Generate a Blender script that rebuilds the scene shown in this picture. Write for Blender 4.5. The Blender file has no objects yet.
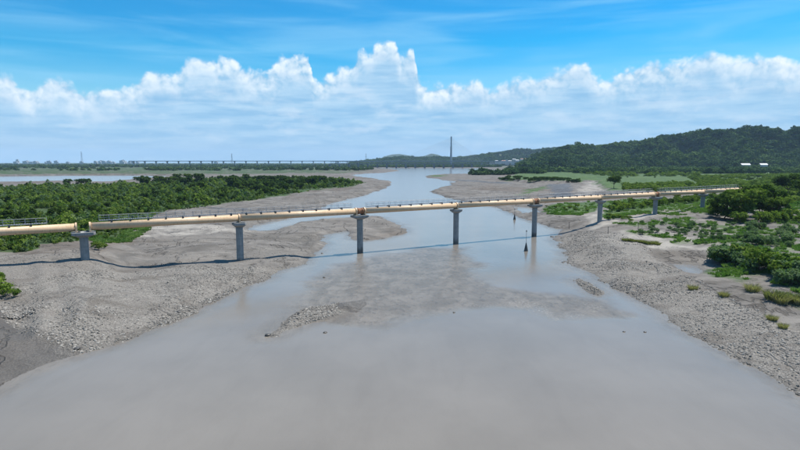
import bpy, bmesh, math, random
import numpy as np
from mathutils import Vector, Matrix

random.seed(7)
rng = np.random.default_rng(11)
S = bpy.context.scene
COL = S.collection

# ------------------------------------------------------------------ camera
F = 540.0                      # focal length in photo pixels (800 wide)
CAM_H = 25.8
PITCH = math.atan(63.0 / F)
cam_d = bpy.data.cameras.new('camera')
cam_d.sensor_width = 36.0
cam_d.lens = 36.0 * F / 800.0
cam_d.clip_start = 0.5
cam_d.clip_end = 60000
cam = bpy.data.objects.new('camera', cam_d)
COL.objects.link(cam)
cam.location = (0, 0, CAM_H)
cam.rotation_euler = (math.pi / 2 - PITCH, 0, 0)
S.camera = cam

# ------------------------------------------------------------------ light
SUN_EL = math.radians(63)
SUN_AZ = math.radians(34 - 2)           # measured from +X towards +Y
sdir = Vector((math.cos(SUN_EL) * math.cos(SUN_AZ), math.cos(SUN_EL) * math.sin(SUN_AZ), math.sin(SUN_EL)))
sun_d = bpy.data.lights.new('sun', 'SUN')
sun_d.energy = 5.0
sun_d.angle = math.radians(0.55)
sun_d.color = (1.0, 0.95, 0.87)
sun = bpy.data.objects.new('sun', sun_d)
COL.objects.link(sun)
sun.rotation_euler = sdir.to_track_quat('Z', 'Y').to_euler()

S.view_settings.view_transform = 'Standard'
S.view_settings.look = 'None'
S.view_settings.gamma = 1.0
S.view_settings.use_curve_mapping = False
S.view_settings.exposure = 0.56
S.cycles.max_bounces = 6
S.cycles.diffuse_bounces = 2
S.cycles.glossy_bounces = 2
S.cycles.transmission_bounces = 3
S.cycles.transparent_max_bounces = 6
S.cycles.volume_bounces = 0


class NT:
    """small node-tree writer"""
    def __init__(self, tree):
        self.t = tree
        tree.nodes.clear()

    def n(self, typ, **kw):
        nd = self.t.nodes.new(typ)
        for k, v in kw.items():
            if k.startswith('i_'):
                key = k[2:]
                key = int(key) if key.isdigit() else key.replace('_', ' ')
                self.set(nd.inputs[key], v)
            else:
                setattr(nd, k, v)
        return nd

    def set(self, sock, v):
        if isinstance(v, bpy.types.NodeSocket):
            self.t.links.new(v, sock)
        elif isinstance(v, bpy.types.Node):
            self.t.links.new(v.outputs[0], sock)
        else:
            sock.default_value = v

    def math(self, op, a, b=0.0, c=0.0, clamp=False):
        nd = self.n('ShaderNodeMath', operation=op, use_clamp=clamp)
        self.set(nd.inputs[0], a); self.set(nd.inputs[1], b)
        if op in ('MULTIPLY_ADD', 'SMOOTH_MIN', 'WRAP', 'COMPARE'):
            self.set(nd.inputs[2], c)
        return nd.outputs[0]

    def vmath(self, op, a, b=(0, 0, 0)):
        nd = self.n('ShaderNodeVectorMath', operation=op)
        self.set(nd.inputs[0], a); self.set(nd.inputs[1], b)
        return nd.outputs[0]

    def mix(self, fac, a, b, typ='MIX'):
        nd = self.n('ShaderNodeMix', data_type='RGBA', blend_type=typ)
        self.set(nd.inputs[0], fac)
        for s, v in ((nd.inputs[6], a), (nd.inputs[7], b)):
            if isinstance(v, tuple) and len(v) == 3:
                v = (*v, 1)
            self.set(s, v)
        return nd.outputs[2]

    def sstep(self, x, lo, hi, a=0.0, b=1.0):
        nd = self.n('ShaderNodeMapRange', interpolation_type='SMOOTHSTEP')
        self.set(nd.inputs[0], x)
        for i, v in zip((1, 2, 3, 4), (lo, hi, a, b)):
            self.set(nd.inputs[i], v)
        return nd.outputs[0]

    def noise(self, vec, scale, detail=4, rough=0.55, out=0, dist=0.0):
        nd = self.n('ShaderNodeTexNoise')
        if vec is not None: self.set(nd.inputs['Vector'], vec)
        nd.inputs['Scale'].default_value = scale
        nd.inputs['Detail'].default_value = detail
        nd.inputs['Roughness'].default_value = rough
        nd.inputs['Distortion'].default_value = dist
        return nd.outputs[out]

    def voro(self, vec, scale, feature='F1', out='Distance', detail=0.0, smooth=0.5):
        nd = self.n('ShaderNodeTexVoronoi', feature=feature)
        self.set(nd.inputs['Vector'], vec)
        nd.inputs['Scale'].default_value = scale
        if 'Detail' in nd.inputs: nd.inputs['Detail'].default_value = detail
        if feature == 'SMOOTH_F1': nd.inputs['Smoothness'].default_value = smooth
        return nd.outputs[out]


# ------------------------------------------------------------------ world: sky with a bank of cumulus round the horizon
W = bpy.data.worlds.new('World')
S.world = W
W.use_nodes = True
W.cycles.sampling_method = 'MANUAL'
W.cycles.sample_map_resolution = 256
w = NT(W.node_tree)
sky = w.n('ShaderNodeTexSky', sky_type='NISHITA')
sky.sun_disc = False
sky.sun_elevation = SUN_EL
sky.sun_rotation = math.pi / 2 - SUN_AZ
sky.altitude = 0
sky.air_density = 1.0
sky.dust_density = 0.4
sky.ozone_density = 2.5
hs = w.n('ShaderNodeHueSaturation')
hs.inputs['Hue'].default_value = 0.490
hs.inputs['Saturation'].default_value = 1.72
hs.inputs['Value'].default_value = 1.42
w.set(hs.inputs['Color'], sky.outputs[0])
skycol = w.vmath('MAXIMUM', hs.outputs[0], (0.25, 0.3, 0.3))
dirv = w.n('ShaderNodeTexCoord').outputs['Generated']
sep = w.n('ShaderNodeSeparateXYZ'); w.set(sep.inputs[0], dirv)
az = w.math('ARCTAN2', sep.outputs[0], sep.outputs[1])
el = w.math('ARCSINE', sep.outputs[2])
R60 = math.radians(60)
pp = w.math('PINGPONG', w.math('ADD', az, R60), 2 * R60)
pu = w.math('DIVIDE', pp, 2 * R60)
TOPS = [(0, 72), (14, 75), (19, 86), (27, 88), (40, 81), (58, 76), (70, 82), (80, 87), (100, 84), (118, 85), (135, 78), (150, 67),
        (158, 65), (170, 71), (180, 69), (188, 57), (200, 57), (212, 60), (230, 58), (236, 65), (245, 69), (258, 67), (266, 71), (275, 62),
        (287, 54), (304, 55), (311, 66), (316, 80), (325, 77), (340, 67), (355, 58), (362, 50), (368, 53), (376, 42), (388, 39),
        (396, 43), (402, 55), (410, 52), (417, 60), (420, 84), (430, 85), (440, 81), (460, 82), (475, 80), (495, 87), (505, 81), (520, 79),
        (540, 74), (560, 67), (580, 62), (592, 70), (600, 77), (625, 68), (640, 65), (655, 59), (662, 64), (675, 62), (690, 56),
        (710, 49), (720, 55), (735, 60), (755, 55), (775, 56), (785, 60), (800, 60)]
def px_to_azel(px, py):
    cx, cy = (px - 400) / F, (225 - py) / F
    d = Vector((cx, math.cos(PITCH) + cy * math.sin(PITCH), -math.sin(PITCH) + cy * math.cos(PITCH))).normalized()
    return math.atan2(d.x, d.y), math.asin(d.z)
tops = [px_to_azel(x, y) for x, y in TOPS]
side = [(-60, 9.5), (-56, 8.0), (-53, 10.5), (-50, 11), (-47, 8.6), (-44, 7.8), (-40.5, 9.0)]
pts = [(math.radians(a), math.radians(e)) for a, e in side] + tops + [(-math.radians(a), math.radians(e * 1.1)) for a, e in reversed(side)]
fc = w.n('ShaderNodeFloatCurve')
cm = fc.mapping
cv = cm.curves[0]
ps = [((a + R60) / (2 * R60), e / 0.3) for a, e in pts]
while len(cv.points) < len(ps): cv.points.new(0.5, 0.5)
for p, (a, b) in zip(cv.points, ps): p.location = (min(max(a, 0), 1), b); p.handle_type = 'AUTO_CLAMPED'
cm.update()
w.set(fc.inputs['Value'], pu)
top = w.math('MULTIPLY', fc.outputs[0], 0.3)
# billows
warp = w.vmath('SCALE', w.vmath('SUBTRACT', w.noise(dirv, 22, 3, 0.55, out=1), (0.5, 0.5, 0.5)))
warp.node.inputs['Scale'].default_value = 0.02
dw = w.vmath('ADD', dirv, warp)
def billow(v):
    a = w.voro(v, 17)
    b = w.voro(v, 46)
    c = w.voro(v, 120)
    d = w.noise(v, 120, 4, 0.62)
    s = w.math('MULTIPLY_ADD', b, 0.5, w.math('MULTIPLY', a, 0.75))
    s = w.math('MULTIPLY_ADD', c, 0.22, s)
    s = w.math('MULTIPLY_ADD', d, -0.45, s)
    return w.math('SUBTRACT', 0.75, s)          # high at the heart of a puff
bl = billow(dw)
lit_off = tuple(sdir * 0.0 + Vector((0.006, 0, 0.010)))
bl2 = billow(w.vmath('ADD', dw, lit_off))
emboss = w.math('SUBTRACT', bl, bl2)
t = w.math('SUBTRACT', top, el)
te = w.math('MULTIPLY_ADD', w.math('SUBTRACT', bl, 0.30), 0.024, t)
big = w.noise(w.vmath('MULTIPLY', dirv, (1, 1, 2.2)), 7, 4, 0.55)
streak = w.noise(w.vmath('MULTIPLY', dirv, (1.0, 1.0, 9.0)), 9, 5, 0.55)
streak2 = w.noise(w.vmath('MULTIPLY', dirv, (1.0, 1.0, 5.0)), 16, 4, 0.5)
mask = w.sstep(te, -0.004, w.math('MULTIPLY_ADD', big, 0.022, 0.0))
# how far below the crown: sunlit tops fade into the shaded, hazy body
depth = w.math('MULTIPLY_ADD', w.math('SUBTRACT', big, 0.5), 0.10, te)
body = w.sstep(depth, -0.002, 0.064)
litc = w.math('MULTIPLY_ADD', emboss, 1.5, 0.62)
litc = w.math('MULTIPLY_ADD', w.math('SUBTRACT', bl, 0.3), 0.5, litc, clamp=True)
crown = w.mix(litc, (3.3, 5.9, 8.3), (9.2, 10.0, 10.5))
veil = w.mix(w.sstep(streak, 0.32, 0.68), (2.8, 5.4, 8.1), (4.4, 6.8, 9.0))
tier = w.noise(w.vmath('MULTIPLY', dw, (1.0, 1.0, 2.6)), 11, 6, 0.58)
veil = w.mix(w.math('MULTIPLY', w.sstep(tier, 0.48, 0.72), 0.5), veil, (7.4, 8.7, 9.9))
veil = w.mix(w.math('MULTIPLY', w.sstep(streak2, 0.52, 0.78), 0.55), veil, (6.0, 7.9, 9.5))
lowband = w.sstep(el, 0.075, 0.0)
veil = w.mix(w.math('MULTIPLY', lowband, 0.6), veil, (5.0, 7.1, 9.2))
cloudc = w.mix(body, crown, veil)
# thin high streaks
ci = w.noise(w.vmath('MULTIPLY', dirv, (1.0, 1.0, 9.0)), 3.2, 5, 0.5, dist=0.5)
ci = w.math('MULTIPLY', w.sstep(ci, 0.36, 0.82), 0.5)
skyc = w.mix(ci, skycol, (3.6, 7.2, 9.8))
final = w.mix(mask, skyc, cloudc)
bg = w.n('ShaderNodeBackground')
w.set(bg.inputs[0], final)
bg.inputs[1].default_value = 0.0715
wo = w.n('ShaderNodeOutputWorld')
w.set(wo.inputs[0], bg.outputs[0])

# ------------------------------------------------------------------ helpers
def unp(px, py, z=0.0):
    """a point of the photograph on the level z, in metres"""
    cx, cy = (px - 400) / F, (225 - py) / F
    dy = math.cos(PITCH) + cy * math.sin(PITCH)
    dz = -math.sin(PITCH) + cy * math.cos(PITCH)
    k = (z - CAM_H) / dz
    return (cx * k, dy * k)

def at_dist(px, py, Y):
    cx, cy = (px - 400) / F, (225 - py) / F
    dy = math.cos(PITCH) + cy * math.sin(PITCH)
    dz = -math.sin(PITCH) + cy * math.cos(PITCH)
    return Vector((cx * Y / dy, Y, CAM_H + dz * Y / dy))

def poly(pts, z=0.0):
    return np.array([unp(x, y, z) for x, y in pts])

def tag(o, label=None, cat=None, group=None, kind=None):
    if label: o['label'] = label
    if cat: o['category'] = cat
    if group: o['group'] = group
    if kind: o['kind'] = kind
    return o

def empty(name, loc=(0, 0, 0), rz=0, parent=None):
    o = bpy.data.objects.new(name, None)
    COL.objects.link(o)
    o.location = loc; o.rotation_euler = (0, 0, rz); o.parent = parent
    o.empty_display_size = 0.3
    return o

def mobj(name, mesh, mat=None, parent=None, loc=None, rot=None, scale=None):
    o = bpy.data.objects.new(name, mesh)
    COL.objects.link(o)
    if mat and not mesh.materials: mesh.materials.append(mat)
    o.parent = parent
    if loc is not None: o.location = loc
    if rot is not None: o.rotation_euler = rot
    if scale is not None: o.scale = scale
    return o

def mesh_from(verts, faces, name='mesh', smooth=False):
    m = bpy.data.meshes.new(name)
    m.from_pydata([tuple(v) for v in verts], [], faces)
    if smooth: m.shade_smooth()
    return m

def bm_mesh(bm, name='mesh', smooth=False):
    m = bpy.data.meshes.new(name)
    bm.to_mesh(m); bm.free()
    if smooth: m.shade_smooth()
    return m

def add_box(bm, c, s, rot=None):
    mt = Matrix.Translation(c) @ (rot.to_4x4() if rot else Matrix()) @ Matrix.Diagonal((*s, 1))
    bmesh.ops.create_cube(bm, size=1, matrix=mt)

def add_bar(bm, a, b, r0, r1=None, seg=8):
    a, b = Vector(a), Vector(b)
    d = b - a
    q = d.to_track_quat('Z', 'Y').to_matrix().to_4x4()
    bmesh.ops.create_cone(bm, cap_ends=True, segments=seg, radius1=r0, radius2=r0 if r1 is None else r1, depth=d.length,
                          matrix=Matrix.Translation((a + b) / 2) @ q)

def lathe(profile, seg=24, close=True):
    vs, fs = [], []
    for r, z in profile:
        for k in range(seg):
            a = 2 * math.pi * k / seg
            vs.append((r * math.cos(a), r * math.sin(a), z))
    n = len(profile)
    for i in range(n - 1):
        for k in range(seg):
            k2 = (k + 1) % seg
            fs.append((i * seg + k, i * seg + k2, (i + 1) * seg + k2, (i + 1) * seg + k))
    if close:
        fs.append(tuple(range(seg - 1, -1, -1)))
        fs.append(tuple((n - 1) * seg + k for k in range(seg)))
    return vs, fs

# ---- value noise
_perm = rng.random((512, 512))
def vnoise(x, y):
    xi = np.floor(x).astype(int); yi = np.floor(y).astype(int)
    fx = x - xi; fy = y - yi
    fx = fx * fx * (3 - 2 * fx); fy = fy * fy * (3 - 2 * fy)
    g = lambda a, b: _perm[a & 511, b & 511]
    return (g(xi, yi) * (1 - fx) + g(xi + 1, yi) * fx) * (1 - fy) + (g(xi, yi + 1) * (1 - fx) + g(xi + 1, yi + 1) * fx) * fy - 0.5

def fbm(x, y, s, o=4, g=0.5):
    v = np.zeros_like(x, dtype=float); a = 1.0
    for k in range(o):
        v += a * vnoise(x / s + 17.3 * k, y / s + 9.1 * k); s /= 2.0; a *= g
    return v

def signed(P, Q):
    """distance of points P to polygon Q, positive inside"""
    out = np.empty(len(P))
    A = Q; B = np.roll(Q, -1, 0)
    D = B - A
    L2 = (D ** 2).sum(1) + 1e-9
    for s in range(0, len(P), 20000):
        p = P[s:s + 20000]
        rx = p[:, 0:1] - A[:, 0]; ry = p[:, 1:2] - A[:, 1]
        tt = np.clip((rx * D[:, 0] + ry * D[:, 1]) / L2, 0, 1)
        d = np.sqrt(((rx - tt * D[:, 0]) ** 2 + (ry - tt * D[:, 1]) ** 2).min(1))
        c = ((A[:, 1] > p[:, 1:2]) != (B[:, 1] > p[:, 1:2]))
        xi = A[:, 0] + (p[:, 1:2] - A[:, 1]) * D[:, 0] / np.where(np.abs(D[:, 1]) < 1e-9, 1e-9, D[:, 1])
        ins = (c & (p[:, 0:1] < xi)).sum(1) % 2 == 1
        out[s:s + 20000] = np.where(ins, d, -d)
    return out

def sst(x, a, b):
    t_ = np.clip((x - a) / (b - a), 0, 1)
    return t_ * t_ * (3 - 2 * t_)

# ------------------------------------------------------------------ water outlines (level 0)
RIVER = poly([(-500, 560), (-200, 470), (-60, 415), (0, 387), (25, 374), (50, 362), (80, 352), (105, 347), (130, 339), (150, 331), (180, 318), (205, 307),
              (235, 292), (262, 281), (285, 270), (303, 263), (312, 257), (322, 250), (324, 245), (318, 240), (330, 235), (345, 231), (352, 233),
              (353, 239), (365, 240), (385, 238), (400, 235.5), (410, 232), (402, 226), (388, 220), (375, 216.5), (345, 218), (325, 219.5), (305, 222), (288, 226),
              (274, 231), (258, 232), (246, 229.5), (252, 226), (270, 222), (290, 217), (310, 212.5), (322, 209), (330, 204), (345, 200), (362, 195.5), (380, 190),
              (391, 184), (388, 181), (376, 179.3), (362, 177.8), (350, 175.5), (362, 173.5), (385, 172.6), (398, 171), (394, 169.5), (376, 168.9), (362, 168.3),
              (400, 167.8), (475, 168.2), (500, 170.5), (503, 172.5), (497, 175), (470, 174.3), (442, 174.6), (424, 176.2), (432, 177.8), (448, 180.5), (455, 183),
              (451, 186), (440, 188.5), (433, 191), (437, 194), (446, 197), (457, 200), (467, 202.5), (490, 206.5), (505, 211), (520, 217), (535, 222),
              (549, 226), (557, 230), (560, 235), (556, 239), (558, 245), (563, 250), (567, 256), (563, 262), (573, 267), (590, 274), (597, 280), (607, 285),
              (625, 293), (640, 301), (655, 310), (680, 326), (705, 341), (730, 355), (760, 372), (785, 385), (800, 395), (850, 425), (900, 460),
              (1000, 540), (1100, 760), (-600, 760)])
ISLES = [poly([(264, 337), (268, 331), (280, 324), (295, 315), (305, 309), (325, 306), (345, 301.5), (367, 298.5), (366, 306), (358, 311), (342, 315), (312, 322), (292, 331), (276, 337)]),
         poly([(572, 280), (580, 277.5), (593, 285), (603, 293.5), (597, 295), (584, 289)])]
POOLS = [poly([(511, 206), (528, 206.5), (537, 211), (534, 215), (522, 213)]),
         poly([(674, 264), (690, 264.5), (703, 270), (701, 275.5), (686, 273.5), (676, 269)]),
         poly([(-500, 176.5), (0, 176.2), (60, 175.5), (120, 175.2), (165, 176), (160, 178.3), (140, 178.8), (120, 180.8), (100, 182.3), (60, 181.8), (0, 182.6), (-500, 184)])]

def shore(P):
    """distance from the water's edge, positive on land"""
    s = -signed(P, RIVER)
    for q in ISLES: s = np.maximum(s, signed(P, q))
    for q in POOLS: s = np.minimum(s, -signed(P, q))
    r = np.hypot(P[:, 0], P[:, 1])
    s = s + fbm(P[:, 0], P[:, 1], 9, 5, 0.65) * 2.6 * np.clip(r / 150, 0.4, 1.6) + fbm(P[:, 0], P[:, 1], 60, 3) * np.clip((r - 250) / 40, 0, 14)
    return s

# ------------------------------------------------------------------ land heights
CTRL = [(-300, 262, 5.2), (-200, 264, 5.1), (-120, 265, 5.0), (-80, 265, 5.0), (-40, 264, 5.0), (-20, 264, 4.95), (20, 263, 4.95), (60, 260, 4.9), (70, 259, 4.85), (95, 258, 4.3), (83, 254, 4.7), (40, 256, 4.9), (0, 258, 4.9), (-40, 258, 5), (0, 280, 3.3), (30, 276, 3.5), (60, 272, 3.5), (-60, 284, 3.4), (-60, 302, 2.0), (30, 296, 2.0), (90, 283, 1.8), (0, 264, 4.9), (40, 262, 5.0), (83, 258, 4.7), (110, 264, 3.0), (128, 268, 1.3), (150, 262, 0.9), (0, 302, 1.9), (60, 290, 2.2), (120, 279, 1.2), (239, 263, .75), (160, 300, 1.25), (60, 318, 1.5),
        (20, 330, 1.0), (-200, 340, 1.2), (180, 238, 1.1), (130, 245, 1.5), (100, 246, 3.0), (300, 238, .5), (50, 215, 4.5), (20, 192, 3.8), (200, 197, 3.2), (300, 186, 2.4), (345, 183, 1.8),
        (370, 181, 1.0), (280, 200, .9), (220, 208, 1.2), (385, 228, .45), (315, 315, .6), (590, 286, .35),
        (600, 221, 3.5), (590, 228, 2.6), (625, 222, 4.0), (657, 213, 4.8), (703, 206, 5.6), (760, 228, 4.6), (720, 240, 3.6), (790, 270, 3.4), (740, 275, 2.5), (700, 252, 2.2), (660, 262, 1.3),
        (650, 280, 1.0), (720, 330, 1.1), (790, 370, .9), (640, 236, 2.4), (575, 243, 1.1), (800, 330, 1.8), (1100, 330, 4), (1100, 230, 5),
        (545, 212, 1.6), (560, 217, 2.8), (575, 207, 3.0), (650, 186, 4), (560, 172, 4), (520, 190, .9), (470, 195, .6), (470, 182, .6), (560, 195, 1.2),
        (0, 172, 2.5), (150, 171, 2.5), (300, 171, 2.5), (0, 185, 1.2), (120, 184, 1.4), (420, 166, 2), (640, 168, 5), (800, 180, 5), (1100, 180, 6), (-400, 190, 4), (-400, 170, 3)]
_cp = []
for x, y, z in CTRL:
    X, Y = unp(x, y, z)
    _cp.append((X / Y * F, 130 * math.log(Y), z))
_cp = np.array(_cp)
PLATEAU = [poly([(500, 178.3), (515, 175), (525, 171), (560, 168.6), (800, 168), (1200, 168), (1200, 196), (760, 196), (700, 194), (650, 192), (610, 191.5), (603, 188), (597, 181), (580, 181.5), (560, 182), (530, 181.5)], 3.0)]

def base_h(P):
    Y = np.maximum(P[:, 1], 20)
    u = np.clip(P[:, 0] / Y * F, -900, 1100); v = 130 * np.log(Y)
    out = np.zeros(len(P)); ws = np.zeros(len(P))
    for a, b, z in _cp:
        d2 = (u - a) ** 2 + (v - b) ** 2 + 160
        k = 1 / d2 ** 1.6
        out += k * z; ws += k
    return out / ws

def height(P, s=None):
    P = np.asarray(P, float)
    if s is None: s = shore(P)
    x, y = P[:, 0], P[:, 1]
    r = np.hypot(x, y)
    b = base_h(P)
    pl = sst(signed(P, PLATEAU[0]) + fbm(x, y, 30, 3) * 10, -4, 4)
    b = np.where(r > 250, b * (1 - pl) + np.maximum(b, 4.2) * pl, b)
    rough = np.clip(b / 2.0, 0.25, 1.2)
    b = b + rough * (fbm(x, y, 26, 3) * 0.55 * np.interp(r, [140, 240], [.25, 1]) + fbm(x, y, 5, 4, 0.55) * 0.26)
    # low terraces cut by old water levels
    tn = fbm(x * .55 + y * .35, y * .9 - x * .2, 30, 4, .5) * 3.2
    fr = tn - np.floor(tn)
    b = b + 0.5 * (np.floor(tn) + sst(fr, .0, .12) - tn) * np.clip(1.6 - b * .35, 0.15, 1) * (r > 100)
    slope = 0.16 + 0.22 * np.clip(fbm(x, y, 22, 2) + 0.35, 0, 1)
    ramp = 0.015 + s * slope
    k = 0.25
    land = np.minimum(b, ramp)
    z = np.where(s > 0, np.maximum(land, 0.012), np.maximum(-1.2, s * 0.3 - 0.02))
    return z

def ground(x, y):
    return float(height(np.array([[x, y]]))[0])

def on_ground(px, py, z0=2.0):
    """where the sight line of a photo point meets the land"""
    z = z0
    for _ in range(12):
        X, Y = unp(px, py, z)
        z = 0.5 * z + 0.5 * max(ground(X, Y), 0)
    return Vector((X, Y, ground(X, Y)))

# ---- zones of the ground cover
Z_VEG_L = poly([(-400, 187), (0, 186.5), (60, 185.5), (100, 184.5), (140, 182.5), (175, 180), (210, 178.5), (250, 177.5), (300, 177.5), (340, 178.5), (366, 180.8), (352, 185), (330, 187), (300, 190.5), (270, 193), (255, 197), (230, 199.5),
                (215, 202), (190, 206), (165, 209), (152, 214), (140, 223), (128, 228), (118, 238), (95, 240), (60, 245), (42, 249), (28, 257), (0, 256), (-400, 262)], 3.6)
Z_MEADOW = PLATEAU[0]
Z_SCRUB_R = poly([(612, 222), (640, 216), (680, 209), (705, 206), (760, 203), (1100, 200), (1100, 330), (860, 310), (800, 300), (770, 290), (735, 280), (708, 268), (712, 256), (750, 250), (720, 243), (680, 240), (650, 232), (625, 230)], 3.8)
Z_GREEN_P = [poly([(540, 206), (552, 203), (575, 202), (600, 201), (640, 199), (662, 203), (640, 208), (612, 211), (600, 208), (590, 213), (580, 215), (556, 214), (543, 211)], 3.0), poly([(600, 210), (640, 204), (700, 198), (760, 196), (760, 203), (700, 207), (650, 213), (606, 218)], 4.2),
             poly([(430, 175.6), (446, 175.2), (446, 176.4), (432, 177)], 0.8), poly([(517, 195), (534, 189), (546, 185.8), (548, 188), (537, 192), (522, 196)], 1.0)]
Z_GRAVEL = [poly([(-200, 318), (0, 300), (60, 289), (120, 277), (190, 267), (250, 267), (300, 262), (330, 250), (262, 283), (205, 308), (150, 332), (110, 349), (70, 347), (30, 338), (0, 326), (-200, 350)], 1.0),
            poly([(556, 238), (580, 235), (620, 240), (650, 254), (680, 276), (720, 300), (780, 330), (900, 380), (900, 470), (800, 398), (730, 358), (655, 313), (597, 283), (560, 264)], 0.8)] + ISLES
Z_MOUND = [poly([(-400, 262), (0, 260), (70, 256), (112, 266), (122, 276), (60, 289), (0, 300), (-400, 330)], 3.5)]
Z_WET_DARK = [poly([(546, 185), (572, 183.5), (573, 198), (556, 199), (550, 192)], 1.0), poly([(457, 179.4), (486, 181.3), (487, 182.6), (457, 180.6)], .8), poly([(487, 182.2), (510, 182.5), (510, 183.7), (487, 183.4)], .8), poly([(196, 207.5), (240, 209), (262, 212), (262, 213.2), (238, 210.5), (196, 208.8)], 1.1), poly([(-300, 340), (0, 326), (35, 339), (78, 347), (82, 354), (0, 390), (-300, 500)], 0.4), poly([(335, 303), (345, 300), (368, 297), (368, 306), (352, 311), (340, 310)], 0.4)]  # wet sand and mud, plus thin dark lines at berms and cut edges
Z_PALE = [poly([(606, 241), (625, 234), (655, 232), (690, 236), (712, 243), (740, 247), (800, 250), (800, 256), (742, 253), (706, 252), (690, 252), (668, 250), (640, 247), (620, 246)], 2.2),
          poly([(585, 208), (640, 215), (700, 206), (720, 204), (712, 209), (660, 218), (600, 226), (585, 225)], 4.0),
          poly([(600, 192), (585, 198), (572, 196), (584, 186), (594, 180), (599, 180), (604, 187)], 3.0), poly([(640, 176.3), (690, 177), (690, 178.2), (640, 177.6)], 4),
          poly([(110, 236), (150, 226), (230, 226), (240, 232), (190, 236), (130, 240)], 1.2)]

def zones(P, s):
    x, y = P[:, 0], P[:, 1]
    r = np.hypot(x, y)
    n = fbm(x, y, 14, 4, 0.6)
    n2 = fbm(x, y, 4, 3, 0.6)
    wd = np.clip(r / 60, 1.5, 25)
    def z(Q, soft=1.0, amp=1.0):
        sd = signed(P, Q) + n * wd * 1.6 * amp
        return sst(sd, -wd * soft * .5, wd * soft * .5)
    green = np.maximum.reduce([z(Z_VEG_L), z(Z_MEADOW), z(Z_SCRUB_R) * np.clip(0.44 + n * .7 + n2 * .6, 0.05, 0.68)] + [z(q) * .9 for q in Z_GREEN_P])
    farf = sst(r, 1020, 1200) * np.clip(.75 + n, 0, 1)
    farf *= sst(s, 2, 40) * (1 - np.exp(-((x / np.maximum(y, 1) - 0.06) / 0.14) ** 2) * (r < 3300))
    green = np.maximum(green, farf)
    grav = np.maximum.reduce([z(q, .8) for q in Z_GRAVEL] + [z(q) * .7 for q in Z_MOUND])
    grav = np.maximum(grav, np.clip(.15 + n * .9, 0, .45) * (r < 420) * (1 - sst(r, 250, 420)))
    wet = np.maximum.reduce([z(q, .5, .5) for q in Z_WET_DARK])
    wet = np.maximum(wet, sst(-s, -2.2, -0.1) * np.clip(0.75 + n * .8, 0, 1) * .8)
    pale = np.maximum.reduce([z(q, 1.2) for q in Z_PALE]) * np.clip(.7 + n2 * 1.2, 0, 1)
    return np.stack([green, grav, pale, wet], 1)

# ------------------------------------------------------------------ materials
def new_mat(name):
    m = bpy.data.materials.new(name)
    m.use_nodes = True
    return m, NT(m.node_tree)

def finish(nt, shader):
    o = nt.n('ShaderNodeOutputMaterial')
    nt.set(o.inputs[0], shader)

ALB = 0.75
def principled(nt, col, rough=0.8, normal=None, metal=0.0, spec=0.5):
    p = nt.n('ShaderNodeBsdfPrincipled')
    nt.set(p.inputs['Base Color'], nt.mix(1.0, col, (ALB, ALB, ALB), 'MULTIPLY'))
    nt.set(p.inputs['Roughness'], rough)
    nt.set(p.inputs['Metallic'], metal)
    nt.set(p.inputs['Specular IOR Level'], spec)
    if normal is not None: nt.set(p.inputs['Normal'], normal)
    return p.outputs[0]

def bump(nt, h, strength=0.5, dist=0.1):
    b = nt.n('ShaderNodeBump')
    b.inputs['Strength'].default_value = strength
    b.inputs['Distance'].default_value = dist
    nt.set(b.inputs['Height'], h)
    return b.outputs[0]

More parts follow.
